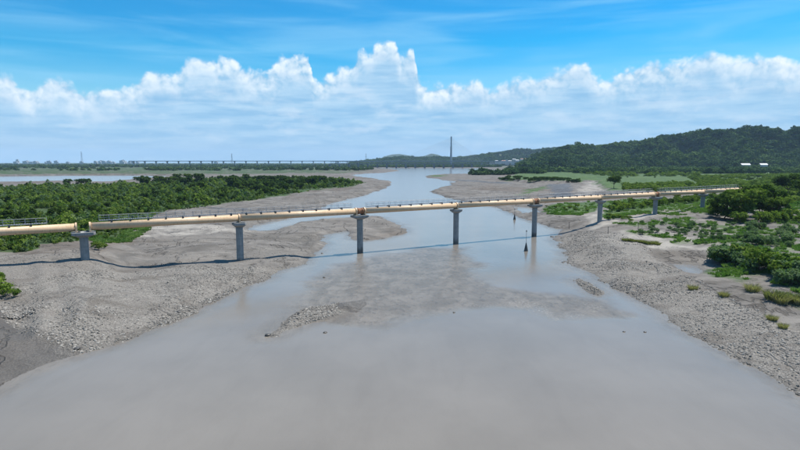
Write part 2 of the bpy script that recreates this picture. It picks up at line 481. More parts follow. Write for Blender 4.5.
def mat_ground():
    m, t = new_mat('river_land')
    pos = t.n('ShaderNodeNewGeometry').outputs['Position']
    at = t.n('ShaderNodeAttribute', attribute_name='zone')
    sp = t.n('ShaderNodeSeparateColor'); t.set(sp.inputs[0], at.outputs['Color'])
    green, grav, pale, wet = sp.outputs[0], sp.outputs[1], sp.outputs[2], at.outputs['Alpha']
    big = t.noise(pos, 0.022, 5, 0.6)
    mid = t.noise(pos, 0.16, 6, 0.65)
    fine = t.noise(pos, 1.7, 6, 0.7)
    str_ = t.noise(t.vmath('MULTIPLY', pos, (0.5, 1.6, 1.0)), 0.07, 5, 0.6, dist=1.2)
    mud = t.mix(t.sstep(mid, 0.3, 0.7), (0.135, 0.124, 0.112), (0.215, 0.198, 0.178))
    mud = t.mix(t.sstep(str_, 0.48, 0.72), mud, (0.27, 0.248, 0.222))
    mud = t.mix(t.math('MULTIPLY', t.sstep(big, 0.5, 0.72), 0.6), mud, (0.15, 0.128, 0.104))
    mud = t.mix(t.math('MULTIPLY', t.sstep(fine, 0.5, 0.75), 0.35), mud, (0.105, 0.096, 0.086))
    patch = t.noise(t.vmath('MULTIPLY', pos, (0.7, 1.2, 1.0)), 0.045, 6, 0.68, dist=0.7)
    mud = t.mix(t.math('MULTIPLY', t.sstep(patch, 0.5, 0.62), 0.7), mud, (0.10, 0.088, 0.074))
    farp = t.noise(t.vmath('MULTIPLY', pos, (1.0, 0.45, 1.0)), 0.014, 6, 0.66, dist=0.8)
    mud = t.mix(t.math('MULTIPLY', t.sstep(farp, 0.5, 0.64), 0.55), mud, (0.135, 0.105, 0.08))
    # drainage rills and the damp edges of old pools
    rn = t.noise(t.vmath('MULTIPLY', pos, (0.9, 0.7, 1.0)), 0.06, 5, 0.6, dist=0.6)
    rill = t.sstep(t.math('ABSOLUTE', t.math('SUBTRACT', rn, 0.5)), 0.016, 0.003)
    mud = t.mix(t.math('MULTIPLY', rill, 0.75), mud, (0.075, 0.066, 0.056))
    damp = t.sstep(rn, 0.40, 0.36)
    mud = t.mix(t.math('MULTIPLY', damp, 0.6), mud, (0.10, 0.092, 0.082))
    # gravel: stones of several sizes
    c1 = t.voro(pos, 3.6, out='Color'); d1 = t.voro(pos, 3.6)
    c2 = t.voro(pos, 9.0, out='Color'); d2 = t.voro(pos, 9.0)
    g1 = t.n('ShaderNodeSeparateColor'); t.set(g1.inputs[0], c1)
    g2 = t.n('ShaderNodeSeparateColor'); t.set(g2.inputs[0], c2)
    stone = t.mix(g1.outputs[0], (0.17, 0.157, 0.138), (0.39, 0.365, 0.325))
    stone2 = t.mix(g2.outputs[0], (0.15, 0.138, 0.122), (0.42, 0.39, 0.345))
    stone = t.mix(0.55, stone, stone2)
    stone = t.mix(t.math('MULTIPLY', t.sstep(d1, 0.35, 0.75), 0.5), stone, (0.12, 0.11, 0.1))
    stone = t.mix(t.math('MULTIPLY', t.sstep(mid, 0.42, 0.72), 0.45), stone, (0.18, 0.16, 0.14))
    band = t.noise(t.vmath('MULTIPLY', pos, (0.8, 1.3, 1.0)), 0.11, 5, 0.6, dist=1.0)
    stone = t.mix(t.math('MULTIPLY', t.sstep(band, 0.50, 0.66), 0.6), stone, (0.125, 0.108, 0.09))
    col = t.mix(grav, mud, stone)
    sand = t.mix(fine, (0.31, 0.285, 0.25), (0.42, 0.39, 0.345))
    col = t.mix(pale, col, sand)
    gr = t.mix(t.sstep(mid, 0.3, 0.7), (0.03, 0.055, 0.018), (0.075, 0.115, 0.035))
    gr = t.mix(t.sstep(big, 0.45, 0.7), gr, (0.05, 0.10, 0.028))
    gr = t.mix(t.math('MULTIPLY', t.sstep(fine, 0.55, 0.75), 0.4), gr, (0.17, 0.16, 0.08))
    mead = t.n('ShaderNodeAttribute', attribute_name='meadow').outputs['Fac']
    mg = t.mix(t.sstep(mid, 0.3, 0.7), (0.05, 0.10, 0.026), (0.095, 0.155, 0.042))
    mg = t.mix(t.math('MULTIPLY', t.sstep(big, 0.5, 0.7), 0.5), mg, (0.12, 0.165, 0.055))
    mg = t.mix(t.math('MULTIPLY', t.sstep(fine, 0.48, 0.68), 0.6), mg, (0.035, 0.07, 0.022))
    mg = t.mix(t.math('MULTIPLY', t.sstep(t.noise(t.vmath('MULTIPLY', pos, (1, .35, 1)), 0.05, 5, .65), 0.5, 0.66), 0.6), mg, (0.04, 0.08, 0.024))
    gr = t.mix(mead, gr, mg)
    gmask = t.sstep(t.math('MULTIPLY_ADD', t.math('SUBTRACT', fine, 0.5), 1.1, green), 0.28, 0.78)
    col = t.mix(gmask, col, gr)
    col = t.mix(t.math('MULTIPLY', wet, 0.85), col, t.mix(1.0, col, (0.54, 0.525, 0.51), 'MULTIPLY'))
    spk = t.noise(pos, 0.75, 6, 0.78)
    col = t.mix(t.math('MULTIPLY', t.sstep(spk, 0.52, 0.66), 0.32), col, t.mix(1.0, col, (0.45, 0.43, 0.41), 'MULTIPLY'))
    hgt = t.math('MULTIPLY_ADD', d1, t.math('MULTIPLY', grav, -0.18), t.math('MULTIPLY', fine, 0.10))
    hgt = t.math('MULTIPLY_ADD', d2, t.math('MULTIPLY', grav, -0.07), hgt)
    hgt = t.math('MULTIPLY_ADD', mid, 0.45, hgt)
    hgt = t.math('MULTIPLY_ADD', spk, 0.25, hgt)
    hgt = t.math('MULTIPLY_ADD', rill, -0.35, hgt)
    rough = t.math('MULTIPLY_ADD', wet, -0.4, 0.92)
    finish(t, principled(t, col, rough, bump(t, hgt, 0.8, 1.0), spec=0.25))
    return m

def mat_water():
    m, t = new_mat('silty_water')
    pos = t.n('ShaderNodeNewGeometry').outputs['Position']
    at = t.n('ShaderNodeAttribute', attribute_name='shallow')
    sh = at.outputs['Fac']
    n1 = t.noise(pos, 0.05, 4, 0.55)
    n2 = t.noise(t.vmath('MULTIPLY', pos, (1.0, 0.5, 1.0)), 1.0, 5, 0.65)
    n3 = t.noise(t.vmath('MULTIPLY', pos, (1.0, 0.7, 1.0)), 0.22, 5, 0.6, dist=0.8)
    silt = t.mix(t.sstep(n1, 0.3, 0.7), (0.218, 0.199, 0.175), (0.252, 0.23, 0.202))
    shal = t.mix(t.sstep(n3, 0.35, 0.68), (0.172, 0.145, 0.114), (0.25, 0.214, 0.173))
    shal = t.mix(t.math('MULTIPLY', t.sstep(n2, 0.5, 0.66), 0.5), shal, (0.10, 0.085, 0.07))
    col = t.mix(sh, silt, shal)
    flow = t.noise(t.vmath('MULTIPLY', pos, (1.0, 0.3, 1.0)), 0.22, 6, 0.66, dist=0.9)
    col = t.mix(t.math('MULTIPLY', t.sstep(flow, 0.42, 0.68), 0.2), col, t.mix(1.0, col, (0.80, 0.79, 0.78), 'MULTIPLY'))
    foamn = t.noise(t.vmath('MULTIPLY', pos, (1.0, 1.5, 1.0)), 2.2, 4, 0.7)
    foam = t.math('MULTIPLY', t.sstep(foamn, 0.54, 0.66), t.n('ShaderNodeAttribute', attribute_name='foam').outputs['Fac'])
    col = t.mix(t.math('MULTIPLY', foam, .8), col, (0.52, 0.50, 0.47))
    h = t.math('MULTIPLY', t.noise(t.vmath('MULTIPLY', pos, (1.0, 0.6, 1.0)), 1.3, 5, 0.62), 0.035)
    h = t.math('MULTIPLY_ADD', flow, 0.03, h)
    h = t.math('MULTIPLY_ADD', t.noise(t.vmath('MULTIPLY', pos, (1.0, 0.55, 1.0)), 3.6, 4, 0.6), 0.02, h)
    h = t.math('MULTIPLY_ADD', n2, t.math('MULTIPLY', sh, 0.42), h)
    h = t.math('MULTIPLY_ADD', n3, t.math('MULTIPLY_ADD', sh, 0.10, 0.012), h)
    h = t.math('MULTIPLY_ADD', foam, 0.08, h)
    rough = t.math('MULTIPLY_ADD', sh, 0.12, 0.13)
    p = t.n('ShaderNodeBsdfPrincipled')
    t.set(p.inputs['Base Color'], t.mix(1.0, col, (ALB * .97, ALB * .97, ALB * .97), 'MULTIPLY')); t.set(p.inputs['Roughness'], rough)
    p.inputs['IOR'].default_value = 1.33
    p.inputs['Specular IOR Level'].default_value = 0.3
    t.set(p.inputs['Normal'], bump(t, h, 0.5, 1.0))
    finish(t, p.outputs[0])
    return m

def mat_leaf(name, dark, mid, light, scale=0.25, transl=0.35):
    m, t = new_mat(name)
    oi = t.n('ShaderNodeObjectInfo')
    pos = t.n('ShaderNodeNewGeometry').outputs['Position']
    rnd = t.n('ShaderNodeNewGeometry').outputs['Random Per Island']
    col = t.mix(oi.outputs['Random'], dark, mid)
    col = t.mix(t.sstep(t.noise(pos, scale, 3, 0.6), 0.42, 0.72), col, light)
    col = t.mix(t.math('MULTIPLY', t.sstep(t.noise(pos, scale * .12, 3, 0.6), 0.4, 0.68), 0.55), col, light)
    col = t.mix(t.math('MULTIPLY', rnd, 0.3), col, light)
    col = t.mix(1.0, col, (ALB, ALB, ALB), 'MULTIPLY')
    d = t.n('ShaderNodeBsdfDiffuse'); t.set(d.inputs[0], col)
    tr = t.n('ShaderNodeBsdfTranslucent'); t.set(tr.inputs[0], t.mix(1.0, col, (1.0, 1.25, 0.55), 'MULTIPLY'))
    mx = t.n('ShaderNodeMixShader'); mx.inputs[0].default_value = transl
    t.set(mx.inputs[1], d.outputs[0]); t.set(mx.inputs[2], tr.outputs[0])
    finish(t, mx.outputs[0])
    return m

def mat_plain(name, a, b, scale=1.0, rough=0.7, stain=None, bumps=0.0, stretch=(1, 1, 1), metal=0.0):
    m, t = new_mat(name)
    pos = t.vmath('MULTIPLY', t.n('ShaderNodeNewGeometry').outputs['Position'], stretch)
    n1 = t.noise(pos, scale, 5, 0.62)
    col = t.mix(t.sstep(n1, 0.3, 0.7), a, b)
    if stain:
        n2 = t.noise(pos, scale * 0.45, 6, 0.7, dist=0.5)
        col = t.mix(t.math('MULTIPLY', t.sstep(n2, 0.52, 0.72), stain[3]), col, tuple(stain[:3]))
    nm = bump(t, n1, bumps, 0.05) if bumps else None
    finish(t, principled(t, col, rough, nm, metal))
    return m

def mat_concrete():
    m, t = new_mat('pier_concrete')
    pos = t.n('ShaderNodeNewGeometry').outputs['Position']
    sp = t.n('ShaderNodeSeparateXYZ'); t.set(sp.inputs[0], pos)
    n1 = t.noise(pos, 0.9, 6, 0.65)
    dr = t.noise(t.vmath('MULTIPLY', pos, (3.5, 3.5, 0.22)), 1.0, 5, 0.65)
    col = t.mix(t.sstep(n1, 0.3, 0.7), (0.30, 0.305, 0.30), (0.39, 0.39, 0.38))
    col = t.mix(t.math('MULTIPLY', t.sstep(dr, 0.5, 0.72), 0.55), col, (0.16, 0.16, 0.155))
    silt = t.math('MULTIPLY', t.sstep(t.math('MULTIPLY_ADD', n1, 1.2, sp.outputs[2]), 2.9, 1.2), 0.8)
    col = t.mix(silt, col, (0.10, 0.09, 0.078))
    # formwork joints every 2.4 m
    jt = t.math('FRACT', t.math('DIVIDE', sp.outputs[2], 2.4))
    col = t.mix(t.math('MULTIPLY', t.math('LESS_THAN', jt, 0.02), 0.5), col, (0.12, 0.12, 0.115))
    finish(t, principled(t, col, 0.88, bump(t, n1, 0.3, 0.03), spec=0.2))
    return m

def mat_pipe():
    m, t = new_mat('cream_pipe_paint')
    pos = t.n('ShaderNodeNewGeometry').outputs['Position']
    sp = t.n('ShaderNodeSeparateXYZ'); t.set(sp.inputs[0], t.n('ShaderNodeTexCoord').outputs['Object'])
    n1 = t.noise(pos, 0.35, 5, 0.6)
    n2 = t.noise(t.vmath('MULTIPLY', t.n('ShaderNodeTexCoord').outputs['Object'], (0.9, 0.9, 4.0)), 1.3, 6, 0.7)
    col = t.mix(t.sstep(n1, 0.3, 0.7), (0.76, 0.535, 0.325), (0.84, 0.61, 0.395))
    col = t.mix(t.math('MULTIPLY', t.sstep(n2, 0.5, 0.72), 0.6), col, (0.40, 0.27, 0.165))
    rs = t.noise(t.vmath('MULTIPLY', t.n('ShaderNodeTexCoord').outputs['Object'], (1.0, 1.0, 1.6)), 0.9, 6, 0.75)
    col = t.mix(t.math('MULTIPLY', t.sstep(rs, 0.62, 0.72), 0.75), col, (0.26, 0.13, 0.06))
    # girth welds every 3.8 m along the pipe
    jt = t.math('FRACT', t.math('DIVIDE', sp.outputs[2], 3.8))
    col = t.mix(t.math('MULTIPLY', t.math('LESS_THAN', jt, 0.016), 0.35), col, (0.35, 0.24, 0.15))
    finish(t, principled(t, col, 0.5, None, spec=0.35))
    return m

def mat_stone():
    m, t = new_mat('river_stone')
    rnd = t.n('ShaderNodeObjectInfo').outputs['Random']
    pos = t.n('ShaderNodeNewGeometry').outputs['Position']
    col = t.mix(t.math('POWER', rnd, 1.4), (0.15, 0.138, 0.122), (0.45, 0.42, 0.375))
    n1 = t.noise(pos, 3.0, 4, 0.6)
    col = t.mix(t.math('MULTIPLY', t.sstep(n1, 0.45, 0.7), 0.35), col, (0.16, 0.145, 0.125))
    finish(t, principled(t, col, 0.85, None, spec=0.25))
    return m

M = dict(
    ground=mat_ground(), water=mat_water(), concrete=mat_concrete(), pipe=mat_pipe(),
    shrub=mat_leaf('shrub_leaves', (0.034, 0.08, 0.014), (0.11, 0.19, 0.032), (0.26, 0.34, 0.075)),
    tree=mat_leaf('tree_leaves', (0.018, 0.047, 0.012), (0.045, 0.088, 0.02), (0.11, 0.165, 0.036)),
    grey_shrub=mat_leaf('tamarisk_leaves', (0.085, 0.16, 0.07), (0.14, 0.22, 0.10), (0.22, 0.29, 0.15)),
    forest=mat_leaf('hill_forest_leaves', (0.006, 0.026, 0.013), (0.036, 0.085, 0.028), (0.13, 0.20, 0.06), 0.016, 0.15),
    grass=mat_leaf('dry_grass', (0.26, 0.23, 0.11), (0.36, 0.32, 0.17), (0.44, 0.39, 0.23)),
    greengrass=mat_leaf('bright_grass', (0.09, 0.19, 0.04), (0.15, 0.26, 0.065), (0.23, 0.33, 0.11), 0.1),
    olive=mat_leaf('olive_grass', (0.13, 0.16, 0.05), (0.2, 0.21, 0.08), (0.28, 0.27, 0.12), 0.4),
    bark=mat_plain('bark', (0.07, 0.055, 0.042), (0.15, 0.12, 0.095), 3, 0.95),
    stone=mat_stone(),
    dark_rock=mat_plain('wet_rock', (0.05, 0.047, 0.043), (0.10, 0.09, 0.08), 2, 0.5),
    wood=mat_plain('driftwood_grey', (0.09, 0.075, 0.06), (0.17, 0.145, 0.12), 3, 0.9),
    steel=mat_plain('galvanised_steel', (0.36, 0.37, 0.38), (0.50, 0.51, 0.52), 1.2, 0.55, metal=0.2),
    dark_steel=mat_plain('dark_bracket_steel', (0.05, 0.05, 0.052), (0.10, 0.095, 0.09), 2, 0.6),
    rust=mat_plain('rusty_steel', (0.22, 0.085, 0.035), (0.38, 0.18, 0.085), 2.5, 0.85),
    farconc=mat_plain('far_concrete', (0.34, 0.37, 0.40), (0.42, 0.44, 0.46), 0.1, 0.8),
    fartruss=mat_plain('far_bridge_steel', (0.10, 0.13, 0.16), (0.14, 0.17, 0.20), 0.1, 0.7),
    white=mat_plain('white_wall', (0.62, 0.62, 0.60), (0.76, 0.76, 0.74), 0.3, 0.8),
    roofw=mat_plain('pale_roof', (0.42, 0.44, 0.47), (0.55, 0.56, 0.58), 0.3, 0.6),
    roofr=mat_plain('red_roof', (0.30, 0.13, 0.09), (0.40, 0.2, 0.15), 0.3, 0.7),
    glass=mat_plain('dark_window', (0.03, 0.04, 0.05), (0.05, 0.06, 0.07), 0.3, 0.2),
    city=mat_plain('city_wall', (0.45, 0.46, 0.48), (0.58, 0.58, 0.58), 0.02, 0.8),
)

# ------------------------------------------------------------------ land and water sheets
def polar(thetas, radii):
    tt, rr = np.meshgrid(thetas, radii)
    X = np.sin(tt) * rr; Y = np.cos(tt) * rr
    nt_, nr = len(thetas), len(radii)
    idx = np.arange(nt_ * nr).reshape(nr, nt_)
    q = np.stack([idx[:-1, :-1], idx[:-1, 1:], idx[1:, 1:], idx[1:, :-1]], -1).reshape(-1, 4)[:, ::-1]
    return np.stack([X.ravel(), Y.ravel()], 1), q

def grid_mesh(name, P, z, q):
    m = bpy.data.meshes.new(name)
    co = np.column_stack([P, z]).astype(np.float32)
    m.vertices.add(len(co)); m.vertices.foreach_set('co', co.ravel())
    m.loops.add(q.size); m.loops.foreach_set('vertex_index', q.ravel().astype(np.int32))
    m.polygons.add(len(q)); m.polygons.foreach_set('loop_start', np.arange(0, q.size, 4, dtype=np.int32))
    m.update(calc_edges=True)
    m.shade_smooth()
    return m

rad = math.radians
th = np.concatenate([np.linspace(rad(-180), rad(-46), 46)[:-1], np.linspace(rad(-46), rad(46), 720), np.linspace(rad(46), rad(180), 46)[1:]])
rr = np.concatenate([[1.0, 12.0], np.geomspace(30, 15000, 560)])
P, q = polar(th, rr)
sd = shore(P)
zz = height(P, sd)
gm = grid_mesh('river_land', P, zz, q)
ca = gm.color_attributes.new('zone', 'FLOAT_COLOR', 'POINT')
ca.data.foreach_set('color', zones(P, sd).astype(np.float32).ravel())
md_ = np.maximum.reduce([sst(signed(P, q_), -6, 6) for q_ in [Z_MEADOW, Z_SCRUB_R] + Z_GREEN_P])
at_ = gm.attributes.new('meadow', 'FLOAT', 'POINT'); at_.data.foreach_set('value', md_.astype(np.float32))
tag(mobj('ground', gm, M['ground']), 'grey gravel bars, mud flats and floodplain along the river', kind='structure')

RIFF = poly([(300, 318), (330, 328), (372, 333), (400, 322), (430, 316), (462, 312), (500, 308), (530, 310), (556, 319), (602, 320), (640, 318), (612, 300), (575, 296), (540, 292), (505, 285), (480, 262), (470, 247),
             (420, 248), (360, 258), (320, 268), (300, 285), (288, 308)])
FOAM = [poly([(470, 305), (486, 301), (497, 304), (490, 307), (474, 307)]), poly([(508, 298), (530, 300), (552, 308), (558, 316), (590, 312), (592, 317), (556, 321), (530, 312), (510, 304)]),
        poly([(582, 302), (600, 303), (610, 308), (598, 314), (585, 311)]), poly([(418, 312), (440, 313), (436, 317), (424, 316)])]
th2 = np.concatenate([np.linspace(rad(-180), rad(-46), 20)[:-1], np.linspace(rad(-46), rad(46), 380), np.linspace(rad(46), rad(180), 20)[1:]])
P2, q2 = polar(th2, np.concatenate([[1.0, 12.0], np.geomspace(30, 420, 240), np.geomspace(440, 12000, 40)]))
wm = grid_mesh('river', P2, np.zeros(len(P2)), q2)
sr = signed(P2, RIFF) + fbm(P2[:, 0], P2[:, 1], 9, 4, 0.6) * 5
a1 = wm.attributes.new('shallow', 'FLOAT', 'POINT')
shal = sst(sr, -1.5, 5)
sdw = shore(P2)
shal = np.maximum(shal, 0.55 * sst(sdw, -4.5, -0.3) * (np.hypot(P2[:, 0], P2[:, 1]) < 300))
a1.data.foreach_set('value', shal.astype(np.float32))
fo = np.zeros(len(P2))
for Q in FOAM: fo = np.maximum(fo, sst(signed(P2, Q) + fbm(P2[:, 0], P2[:, 1], 4, 3) * 2, -0.8, 0.8))
a2 = wm.attributes.new('foam', 'FLOAT', 'POINT'); a2.data.foreach_set('value', fo.astype(np.float32))
tag(mobj('river', wm, M['water']), 'wide silty grey-brown river', kind='structure')

# ------------------------------------------------------------------ hills
def hill(name, sky_line, base_line, y_base, y_ridge, label, tree_h, seed, nu=220, nv=40):
    """a ridge whose crest stands where the photo's skyline runs, y_base / y_ridge metres away"""
    xs = np.array([p[0] for p in sky_line], float); ys = np.array([p[1] for p in sky_line], float)
    bx = np.array([p[0] for p in base_line], float); bz = np.array([p[1] for p in base_line], float)
    us = np.linspace(xs[0], xs[-1], nu); vs = np.concatenate([np.linspace(0, 1, nv), np.linspace(1.08, 1.7, 8)])
    crest = np.interp(us, xs, ys)
    verts = []
    for v in vs:
        for u, c in zip(us, crest):
            Y = y_base + (y_ridge - y_base) * v
            yr = y_ridge
            zr = at_dist(u, c, yr).z - tree_h
            X = (u - 400) / F * Y
            g = math.sin(min(v, 1) * math.pi / 2) ** 0.85 if v <= 1 else max(0, 1 - ((v - 1) / 0.7) ** 2 * .9)
            verts.append((X, Y, 2.0 + max(zr - 2, 0.5) * g))
    V = np.array(verts)
    n = fbm(V[:, 0] + seed * 911, V[:, 1] * .5, 170, 5, 0.6) * 1.3
    vv = np.repeat(vs, nu)
    amp = np.sin(np.clip(vv, 0, 1) * math.pi) * (V[:, 2] - 2) * 1.15
    V[:, 2] += n * amp
    V = V.reshape(len(vs), nu, 3)
    cz = V[nv - 1, :, 2]
    lim = CAM_H + (cz[None, :] - CAM_H) * V[:, :, 1] / y_ridge - 1.5 - 5 * np.abs(vs - 1)[:, None]
    V[:, :, 2] = np.where(vs[:, None] == 1, V[:, :, 2], np.minimum(V[:, :, 2], np.maximum(lim, 2.0 + 4 * vs[:, None])))
    V = V.reshape(-1, 3)
    V[:, 2] = np.maximum(V[:, 2], 1.0)
    idx = np.arange(len(V)).reshape(len(vs), nu)
    qq = np.stack([idx[:-1, :-1], idx[:-1, 1:], idx[1:, 1:], idx[1:, :-1]], -1).reshape(-1, 4)
    m = grid_mesh(name, V[:, :2], V[:, 2], qq)
    o = tag(mobj(name, m, M['forest_floor']), label, kind='structure')
    return o, V.reshape(len(vs), nu, 3)

M['forest_floor'] = mat_plain('forest_floor', (0.02, 0.04, 0.015), (0.045, 0.07, 0.025), 0.03, 0.95)
SKY_A = [(518, 164), (526, 161), (540, 153.5), (560, 149), (580, 145.5), (595, 147), (612, 144), (640, 142), (660, 137), (680, 135), (695, 132), (720, 132), (735, 130.5), (745, 128.5), (760, 129), (775, 131.5), (781, 135),
         (790, 130), (800, 128), (850, 124), (900, 122), (1000, 126), (1150, 130), (1300, 138)]
SKY_B = [(350, 162.5), (385, 158.5), (400, 157), (425, 157.5), (440, 157), (455, 158), (470, 156.5), (490, 153.5), (505, 151.5), (515, 149), (530, 150), (545, 149), (560, 147.5), (590, 147), (640, 148), (700, 150)]
hillA, VA = hill('hill', SKY_A, [], 1450, 2000, 'dark green wooded ridge on the right bank', 7, 1)
hillB, VB = hill('hill', SKY_B, [], 3400, 4300, 'low hazy wooded ridge behind the far bridge', 8, 2, 180, 24)

# faint far mountains
def mountain(pts, Y, label):
    xs = np.array([p[0] for p in pts], float); ys = np.array([p[1] for p in pts], float)
    us = np.linspace(xs[0], xs[-1], 90)
    c = np.interp(us, xs, ys)
    V = []
    for k, v in enumerate((0.0, 0.5, 1.0, 1.5)):
        for u, cc in zip(us, c):
            yy = Y * (0.94 + 0.06 * v)
            z = (at_dist(u, cc, Y).z) * (0.0, 0.62, 1.0, 0.3)[k]
            V.append(((u - 400) / F * yy, yy, max(z, 0.5)))
    V = np.array(V); idx = np.arange(len(V)).reshape(4, 90)
    qq = np.stack([idx[:-1, :-1], idx[:-1, 1:], idx[1:, 1:], idx[1:, :-1]], -1).reshape(-1, 4)
    return tag(mobj('hill', grid_mesh('hill', V[:, :2], V[:, 2], qq), M['forest_floor']), label, kind='structure')
mountain([(376, 162), (384, 156.5), (392, 154.5), (400, 154), (409, 155.5), (414, 157), (424, 156), (431, 153.5), (437, 154.5), (446, 158), (460, 161)], 7500, 'faint blue hills on the horizon behind the pylon')

# ------------------------------------------------------------------ foliage meshes
def leaf_cloud(n, blobs, size, seed, flat=0.0, up=0.35):
    """n bent leaf clumps spread through the outer volume of several blobs (cx,cy,cz,rx,ry,rz)"""
    r = np.random.default_rng(seed)
    vol = np.array([b[3] * b[4] + b[4] * b[5] + b[3] * b[5] for b in blobs]); pick = r.choice(len(blobs), n, p=vol / vol.sum())
    B = np.array(blobs)[pick]
    d = r.normal(size=(n, 3)); d /= np.linalg.norm(d, axis=1)[:, None]
    d[:, 2] = np.where(d[:, 2] < -0.55, -d[:, 2], d[:, 2])
    k = r.random(n) ** 0.4 * 0.95 + 0.08
    k *= 1 + 0.16 * np.sin(d[:, 0] * 7 + seed) * np.cos(d[:, 1] * 6 + d[:, 2] * 5)
    C = B[:, :3] + d * B[:, 3:6] * k[:, None]
    C[:, 2] = np.maximum(C[:, 2], size * 0.3)
    nrm = d + r.normal(size=(n, 3)) * 0.65 + np.array([0, 0, up])
    nrm /= np.linalg.norm(nrm, axis=1)[:, None]
    a = np.cross(nrm, r.normal(size=(n, 3))); a /= np.linalg.norm(a, axis=1)[:, None] + 1e-9
    b = np.cross(nrm, a)
    s = size * (0.6 + 0.8 * r.random(n))[:, None]
    asp = (0.45 + 0.4 * r.random(n))[:, None]
    p0 = C - a * s; p2 = C + a * s
    p1 = C + b * s * asp + nrm * s * 0.22; p3 = C - b * s * asp + nrm * s * 0.22
    V = np.stack([p0, p1, p2, p3], 1).reshape(-1, 3)
    f = np.arange(n * 4).reshape(n, 4)
    return V, f

def grid_like(V, f, mat, name):
    m = bpy.data.meshes.new(name)
    m.vertices.add(len(V)); m.vertices.foreach_set('co', np.asarray(V, np.float32).ravel())
    m.loops.add(f.size); m.loops.foreach_set('vertex_index', f.ravel().astype(np.int32))
    m.polygons.add(len(f)); m.polygons.foreach_set('loop_start', np.arange(0, f.size, f.shape[1], dtype=np.int32))
    m.update(calc_edges=True)
    m.materials.append(mat)
    return m

def rand_blobs(seed, n, R, H, r0, r1, zlo=0.35, squash=0.8):
    r = random.Random(seed)
    out = []
    for k in range(n):
        a = r.random() * 6.283; d = R * math.sqrt(r.random()) * 0.8
        rr_ = r.uniform(r0, r1)
        zc = H * r.uniform(zlo, 1.0) * (1 - 0.35 * (d / R) ** 2) - rr_ * squash * 0.6
        out.append((d * math.cos(a), d * math.sin(a), max(zc, rr_ * 0.3), rr_, rr_, rr_ * squash))
    return out

# unit-ish shrubs: about 3 m across, 2.4 m tall
SHRUBS = [grid_like(*leaf_cloud(230, rand_blobs(s, 6, 1.5, 2.4, 0.55, 0.95), 0.26, s), M['shrub'], 'shrub') for s in range(1, 6)]
# reeds: upright blades
def reed(seed, n, R, H, wdt, mat, lean=0.35):
    r = np.random.default_rng(seed)
    V, f = [], []
    for k in range(n):
        a = r.random() * 6.283; d = R * math.sqrt(r.random())
        x, y = d * math.cos(a), d * math.sin(a)
        h = H * (0.55 + 0.45 * r.random()); b = r.random() * 6.283
        ln = lean * (0.3 + r.random()) * h
        dx, dy = math.cos(a + r.normal() * .8) * ln, math.sin(a + r.normal() * .8) * ln
        wx, wy = math.cos(b) * wdt, math.sin(b) * wdt
        i = len(V)
        V += [(x - wx, y - wy, 0), (x + wx, y + wy, 0), (x + dx * .45 + wx * .8, y + dy * .45 + wy * .8, h * .7), (x + dx * .45 - wx * .8, y + dy * .45 - wy * .8, h * .7),
              (x + dx + wx * .15, y + dy + wy * .15, h), (x + dx - wx * .15, y + dy - wy * .15, h)]
        f += [(i, i + 1, i + 2, i + 3), (i + 3, i + 2, i + 4, i + 5)]
    return grid_like(np.array(V), np.array(f), mat, 'grass')
REEDS = [reed(s, 70, 1.0, 2.0, 0.11, M['greengrass']) for s in (21, 22, 23)]
CROWNS = [grid_like(*leaf_cloud(150, rand_blobs(s, 6, 0.8, 1.15, 0.38, 0.6, 0.5), 0.21, s), M['forest'], 'crown') for s in range(41, 47)]

def icorock(seed, mat, sub=1):
    bm = bmesh.new()
    bmesh.ops.create_icosphere(bm, subdivisions=sub, radius=1)
    r = random.Random(seed)
    ax = (r.uniform(.8, 1.25), r.uniform(.65, 1.0), r.uniform(.45, .7))
    for v in bm.verts:
        k = 1 + r.uniform(-.2, .16)
        v.co = Vector((v.co.x * ax[0] * k, v.co.y * ax[1] * k, v.co.z * ax[2] * k))
    m = bm_mesh(bm, 'stone', sub > 1)
    m.materials.append(mat)
    return m
STONES = [icorock(s, M['stone']) for s in range(61, 66)]

